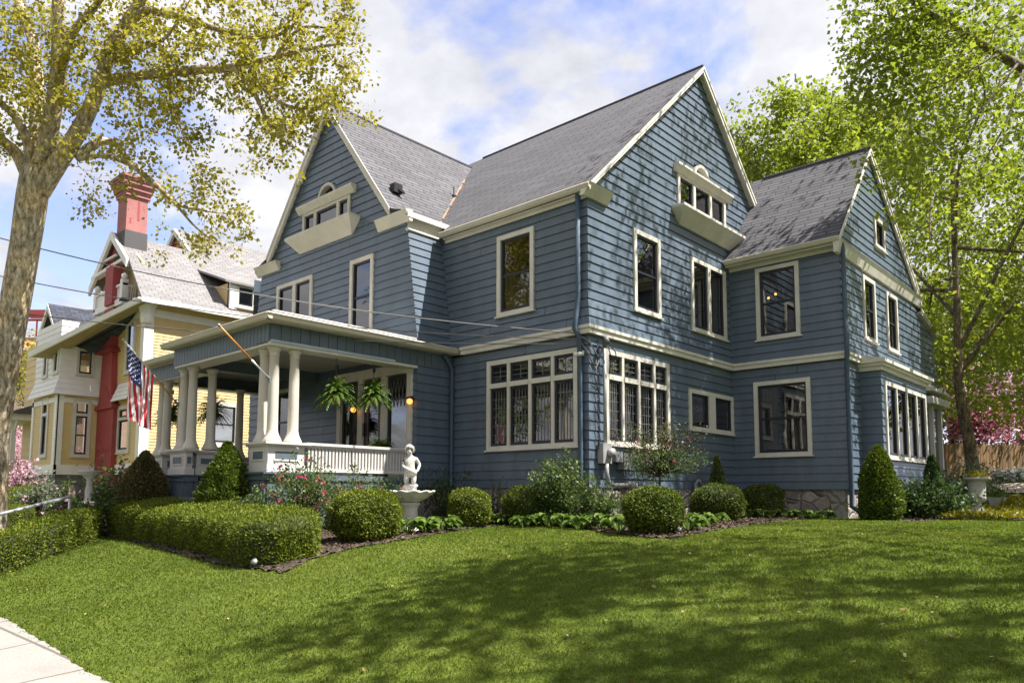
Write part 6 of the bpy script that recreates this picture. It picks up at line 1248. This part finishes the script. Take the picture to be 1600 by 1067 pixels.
for px, py, lab in ((96, 842, 'flat rough stone at the foot of the low hedge'), (60, 858, 'second flat stone lower down the slope by the low hedge'), (32, 880, 'lowest flat stone by the low hedge at the left edge')):
    c = onground(px, py)[0]; m = MB(); m.add([c + np.array([0, 0, .03]) + v * np.array([.20, .16, .06]) * bumps(np.array([v]), px, .2)[0] for v in SV], SF); tag(m.build('edging_stone', MT['concrete'], None, True, at=c), lab, 'stone', 'edging stones')
# hand rail at the walk
t = thing('handrail', 'grey metal handrail sloping up along the front walk', 'handrail', (-5.15, -7.5, .4)); D = 13.2
p1 = at(108, 776, 14.2); p2 = at(0, 803, 12.6); p0 = p2 + (p2 - p1) * .45; gg = lambda p: np.array([p[0], p[1], float(ground(p[0], p[1]))]); pe = np.array([p1[0] - .04, p1[1] + .05, 0]); m = MB(); m.tube([p0, p2, p1, p1 + (p1 - p2) * .015 - Z * .04, gg(p1 + (p1 - p2) * .015)], .027, 8); m.tube([p0, gg(p0)], .027, 8); m.build('rail', MT['steel'], t, True)
# power lines
def wire(lab, far, near, sag, r=.011, name='power_line'):
    a, b = np.asarray(far, float), np.asarray(near, float); u = np.linspace(0, 1, 34); P = a + (b - a) * u[:, None]; P[:, 2] -= sag * 4 * u * (1 - u); m = MB(); m.tube(P, r, 5); tag(m.build(name, MT['wire'], None, True, at=a), lab, 'cable', 'power lines to the house corner')
hd = np.array([mx_ + .02, ym - .30, 4.60])
hd2 = np.array([-.12, -.10, 4.60])
wire('highest power line, a thick twisted cable running to the pipe at the house corner', at(-160, 326, 16), hd2 + Z * .05, .42, .013)
wire('middle power line crossing the yellow house roof', at(-160, 395, 16), hd2 - Z * .06, .40)
wire('lowest power line passing in front of the big trunk at mid height', at(-160, 462, 16), hd2 - Z * .15, .30)
m = MB(); m.tube([hd2, (.02, -.02, 4.50), (.12, .15, 4.2), (.16, .26, 4.40)], .014, 5); m.tube([hd2 - Z * .1, (.03, -.03, 4.25), (.10, .10, 3.95), (.15, .26, 4.36)], .012, 5); tag(m.build('service_drop', MT['wire'], None, True, at=hd2), 'loose loops of cable joining the power lines to the service pipe', 'cable')
# flags
def flagpole(lab, tip, base, name, top=MT['pole'], low=MT['steel'], knob=True, split=.62):
    t = thing(name, lab, 'flag pole', base); tip, base = np.asarray(tip), np.asarray(base); md = tip + (base - tip) * split; m = MB(); m.tube([tip, md], .017, 8); m.build('pole', top, t, True); m = MB(); m.tube([md, base], .016, 8); m.build('lower_pole', low, t, True)
    m = MB(); m.tube([base + (tip - base) * .06, base], [.024, .032], 8); m.box(base[0] - .03, base[0] + .03, base[1] - .01, base[1] + .06, base[2] - .07, base[2] + .05); m.build('bracket', MT['darkbox'], t)
    if knob: m = MB(); m.add([tip + v * .03 for v in SV], SF); m.build('finial', MT['greymetal'], t, True)
    return t
b1_ = ony(421, 592, -4.37); t1_ = ony(342, 508, -5.55); flagpole('bare orange varnished flag pole slanting from the right porch column cluster', t1_, b1_, 'flag_pole', knob=True)
b2_ = ony(279, 633, -4.37); t2_ = ony(193, 531, -5.75)
ty = flagpole('pale flag pole slanting from the middle porch column cluster, carrying the flag', t2_, b2_, 'flag_pole', top=MT['ywhite'], low=MT['pole'], split=.5)
def flag(lab, h0, h1, tipend, name, drop=None, nf=52, nh=39, loc=None, fold=.05):
    h0, h1, te = map(lambda a: np.asarray(a, float), (h0, h1, tipend)); t = thing(name, lab, 'flag', h0, 'American flags'); V = []; F = []; mi = []
    for i in range(nf + 1):
        u = i / nf
        for j in range(nh + 1):
            v = j / nh; a = h0 + (h1 - h0) * v; e = te + (h1 - h0) * (v - .35) * .42 + urt * (v - .4) * .22; p = a * (1 - u) + e * u; p = p + (h1 - h0) * 0 - Z * .10 * math.sin(math.pi * u) * v + ufw * fold * math.sin(v * 13 + u * 3.0) * min(1, u * 2.5) + urt * .03 * math.sin(v * 9 + u * 5) * u; V.append(p)
    for i in range(nf):
        for j in range(nh):
            a = i * (nh + 1) + j; F.append((a, a + 1, a + nh + 2, a + nh + 1)); s_ = int(j * 13 / nh); can = i < nf * .40 and s_ < 7; mi.append(2 if can else (0 if s_ % 2 == 0 else 1))
    o = fastmesh('cloth', V, F, [MT['flagred'], MT['flagwhite'], MT['flagblue']], t, True, mi); V = np.array(V); m = MB()
    for r in range(9):
        for cidx in range(6 if r % 2 == 0 else 5):
            u = (.033 + (cidx + (0 if r % 2 == 0 else .5)) * .0655); v = (r + .8) / 10 * 7 / 13; i, j = int(u * nf), int(v * nh); k_ = i * (nh + 1) + j; c_ = V[k_]; e1 = V[k_ + 1] - c_; e2 = V[k_ + nh + 1] - c_; nn_ = unit(np.cross(e1, e2)); 
            if nn_ @ (CAM - c_) < 0: nn_ = -nn_
            e1 = unit(e1); e2 = np.cross(nn_, e1); P = [c_ + nn_ * .006 + (e1 * math.cos(q_ * .6283) + e2 * math.sin(q_ * .6283)) * (.021 if q_ % 2 == 0 else .009) for q_ in range(10)]; m.add(P, [tuple(range(10))])
    m.build('stars', MT['flagwhite'], t); return t
pd = unit(b2_ - t2_); flag('American flag hanging folded from the slanting pole before the porch', t2_ + pd * .10, t2_ + pd * .98, ony(212, 660, -5.45), 'flag')
# things behind the big front window
f0 = ony(781, 630, .16); flag('small American flag hanging inside the leftmost pane of the big front window', f0 + X * -.02 + Z * .0, f0 + X * .22 - Z * .22, ony(784, 692, .16), 'flag', fold=.02)
for k, (px, pt, lab) in enumerate(((876, 623, 'left tall white paper cone in the window'), (885, 626, 'middle paper cone in the window, partly hidden'), (893, 626, 'right tall white paper cone in the window'))):
    yy = .20 + (.10 if k == 1 else 0); b_ = ony(px + 1, 686, yy); p_ = ony(px, pt, yy); m = MB(); m.tube([b_ - Z * .3, b_, b_ * .5 + p_ * .5, p_ * .9 + b_ * .1, p_], [.085, .085, .075, .055, .012], 12); tag(m.build('paper_cone', MT['curtain'], None, True, at=b_), lab, 'decoration', 'white cones in the window')
# hanging ferns
def fern_meshes(seed, R_=.44):
    g = np.random.default_rng(seed); V = []
    for i in range(170):
        a = g.uniform(0, 6.28); L = R_ * g.uniform(.55, 1.2); up_ = g.uniform(-.1, 1.9); d = np.array([math.cos(a), math.sin(a), 0]); s = np.array([-d[1], d[0], 0]); prev = None
        for k in range(13):
            u = k / 12; p = d * L * (u * (.45 + .55 * math.cos(up_ * .75))) + Z * (L * (1.05 * up_ * u - 1.0 * u * u * (.75 + .25 * up_))); w = .042 * math.sin(math.pi * min(1, u * .9 + .12)) ** .7
            if prev is not None:
                for sg in (-1, 1): q_ = prev + (p - prev) * .5; V += [prev, q_ + s * sg * w - Z * .012, q_ + s * sg * w * .95 + (p - prev) * .5 - Z * .016, p * .7 + prev * .3]
            prev = p
    return np.array(V), np.arange(len(V)).reshape(-1, 4)
def hang_fern(lab, c, ztop, src=None, sc=1.0, seed=1):
    c = np.asarray(c, float)
    if src is None:
        t = thing('hanging_fern', lab, 'hanging plant', c, 'hanging fern baskets on the porch'); V, F = fern_meshes(seed); fastmesh('fronds', V * sc + c + Z * .05, F, MT['fern'], t); m = MB(); m.lathe([(.08, -.10), (.11, -.03), (.125, .05), (.13, .06), (.12, .065), (.10, .04)], c, 16); m.build('pot', MT['terracotta'], t, True); m = MB(); m.tube([c + Z * .08 + X * .13, c + Z * .45], .006, 4); m.tube([c + Z * .08 - X * .13, c + Z * .45], .006, 4); m.tube([c + Z * .45, np.array([c[0], c[1], ztop])], .008, 4); m.prism([c + Z * .62 + X * p_[0] + Z * p_[1] for p_ in ((-.05, 0), (0, -.07), (.05, 0), (0, .07))], (0, .02, 0)); m.build('hanger', MT['black'], t); return t
    t = src.copy(); COL.objects.link(t); t.location = tuple(c); t['label'] = lab; t.rotation_euler = (0, 0, 0)
    for ch in src.children: k = ch.copy(); COL.objects.link(k); k.parent = t
    return t
fz = 4.6; yF = -3.9
c = onx(525, 622, -4.05); f1 = hang_fern('large hanging fern in a terracotta pot, first of the two under the right porch beam', c, fz, sc=1.0, seed=1); f2 = hang_fern('hanging fern nearer the front door, right of the large one', onx(583, 625, -4.05), fz, f1)
f3 = hang_fern('shaded hanging fern seen between the middle porch columns', ony(333, 648, -3.2), fz, sc=1.05, seed=3); f4 = hang_fern('shaded hanging fern behind the left columns of the middle cluster', ony(268, 652, -3.5), fz, f3)
c = np.array([-4.35, -1.5, 1.94]); t = thing('potted_fern', 'dark potted fern on the porch floor beside the front door', 'potted plant', c); V, F = fern_meshes(7, .42); fastmesh('fronds', V + c + Z * .5, F, MT['fern'], t); m = MB(); m.lathe([(.14, 0), (.19, .4), (.21, .42), (.17, .40)], c, 16); m.build('pot', MT['terracotta'], t, True)
# porch lamps
for px, py, lab in ((552, 640, 'lit orange globe lamp left of the front door, under the hanging ferns'), (640, 627, 'lit orange globe lamp right of the front door')):
    c = ony(px, py, -1.16); t = thing('wall_lamp', lab, 'wall lamp', c + Y * .1, 'globe lamps by the front door'); m = MB(); m.add([c + v * .062 for v in SV], SF); m.build('globe', MT['bulb'], t, True); m = MB(); m.tube([c + Z * .06, c + Z * .11 + Y * .06, c + Z * .05 + Y * .12], .02, 6); m.lathe([(.07, .06), (.08, .075), (.03, .11)], c, 12); m.build('bracket', MT['black'], t, True)
c = ony(1206, 463, 7.1); t = thing('pendant_lamp', 'two lit warm bulbs hanging inside the upper window of the rear wing', 'lamp', c); m = MB()
for o_ in (np.array([-.09, 0, -.03]), np.array([.10, 0, .04])): m.add([c + o_ + v * .032 for v in SV], SF)
m.build('bulb', MT['bulb2'], t, True); m = MB(); m.tube([c + np.array([0, 0, .12]), (c[0], c[1], 7.4)], .01, 5); m.bar(c + np.array([-.12, 0, .08]), c + np.array([.12, 0, .12]), .02, .02); m.build('fitting', MT['black'], t)

# ================================================================== LIGHT
sd = unit(np.array([1.0, .58, 1.95])); el = math.asin(sd[2]); az = math.atan2(sd[0], sd[1])
sun = bpy.data.lights.new('sun', 'SUN'); sun.energy = 4.5; sun.angle = R(.5); sun.color = (1, .965, .91); so = bpy.data.objects.new('sun', sun); COL.objects.link(so); so.rotation_euler = Vector(tuple(sd)).to_track_quat('Z', 'Y').to_euler()
w = bpy.data.worlds.new('World'); SC.world = w; w.use_nodes = True; nt = w.node_tree; nt.nodes.clear(); NN_ = lambda typ, **kw: NT.n(type('q', (), {'t': nt})(), typ, **kw); LK = nt.links.new
sky = NN_('ShaderNodeTexSky'); sky.sky_type = 'NISHITA'; sky.sun_disc = False; sky.sun_elevation = el; sky.sun_rotation = az; sky.air_density = 1.0; sky.dust_density = .4; sky.ozone_density = 2.5
tc = NN_('ShaderNodeTexCoord'); sep = NN_('ShaderNodeSeparateXYZ'); LK(tc.outputs['Generated'], sep.inputs[0])
zc = NN_('ShaderNodeMath', operation='MAXIMUM'); LK(sep.outputs[2], zc.inputs[0]); zc.inputs[1].default_value = .0; za = NN_('ShaderNodeMath', operation='ADD'); LK(zc.outputs[0], za.inputs[0]); za.inputs[1].default_value = .32
dvx = NN_('ShaderNodeVectorMath', operation='DIVIDE'); LK(tc.outputs['Generated'], dvx.inputs[0]); cmb = NN_('ShaderNodeCombineXYZ'); LK(za.outputs[0], cmb.inputs[0]); LK(za.outputs[0], cmb.inputs[1]); LK(za.outputs[0], cmb.inputs[2]); LK(cmb.outputs[0], dvx.inputs[1])
mp = NN_('ShaderNodeMapping'); mp.inputs['Location'].default_value = CLOUD if 'CLOUD' in globals() else (7.85, 3.0, 2.2); LK(dvx.outputs[0], mp.inputs[0])
n1 = NN_('ShaderNodeTexNoise', Scale=1.55, Detail=9.0, Roughness=.56, Distortion=.25); LK(mp.outputs[0], n1.inputs['Vector'])
n2 = NN_('ShaderNodeTexNoise', Scale=2.4, Detail=6.0, Roughness=.6); LK(mp.outputs[0], n2.inputs['Vector'])
cr = nt.nodes.new('ShaderNodeValToRGB'); LK(n1.outputs[0], cr.inputs[0]); e = cr.color_ramp.elements; e[0].position = .405; e[0].color = (.12, .12, .12, 1); e[1].position = .465; e[1].color = (1, 1, 1, 1)
cc_ = nt.nodes.new('ShaderNodeValToRGB'); LK(n2.outputs[0], cc_.inputs[0]); e = cc_.color_ramp.elements; e[0].position = .38; e[0].color = (1.5, 1.53, 1.72, 1); e[1].position = .62; e[1].color = (2.4, 2.4, 2.46, 1)
mx = NN_('ShaderNodeMix', data_type='RGBA'); LK(cr.outputs[0], mx.inputs[0]); tn = NN_('ShaderNodeMix', data_type='RGBA', blend_type='MULTIPLY'); tn.inputs[0].default_value = 1; tn.inputs[7].default_value = (.70, .59, .66, 1); LK(sky.outputs[0], tn.inputs[6]); LK(tn.outputs[2], mx.inputs[6]); LK(cc_.outputs[0], mx.inputs[7])
bg = NN_('ShaderNodeBackground'); bg.inputs[1].default_value = .152; LK(mx.outputs[2], bg.inputs[0]); ow = NN_('ShaderNodeOutputWorld'); LK(bg.outputs[0], ow.inputs[0])
vs = SC.view_settings; SC.display_settings.display_device = 'sRGB'; vs.view_transform = 'Standard'; vs.look = 'None'; vs.gamma = 1; vs.use_curve_mapping = False; vs.exposure = 1.6
SC.cycles.use_denoising = True; SC.cycles.max_bounces = 7; SC.cycles.transparent_max_bounces = 12; SC.cycles.diffuse_bounces = 3; SC.cycles.glossy_bounces = 3
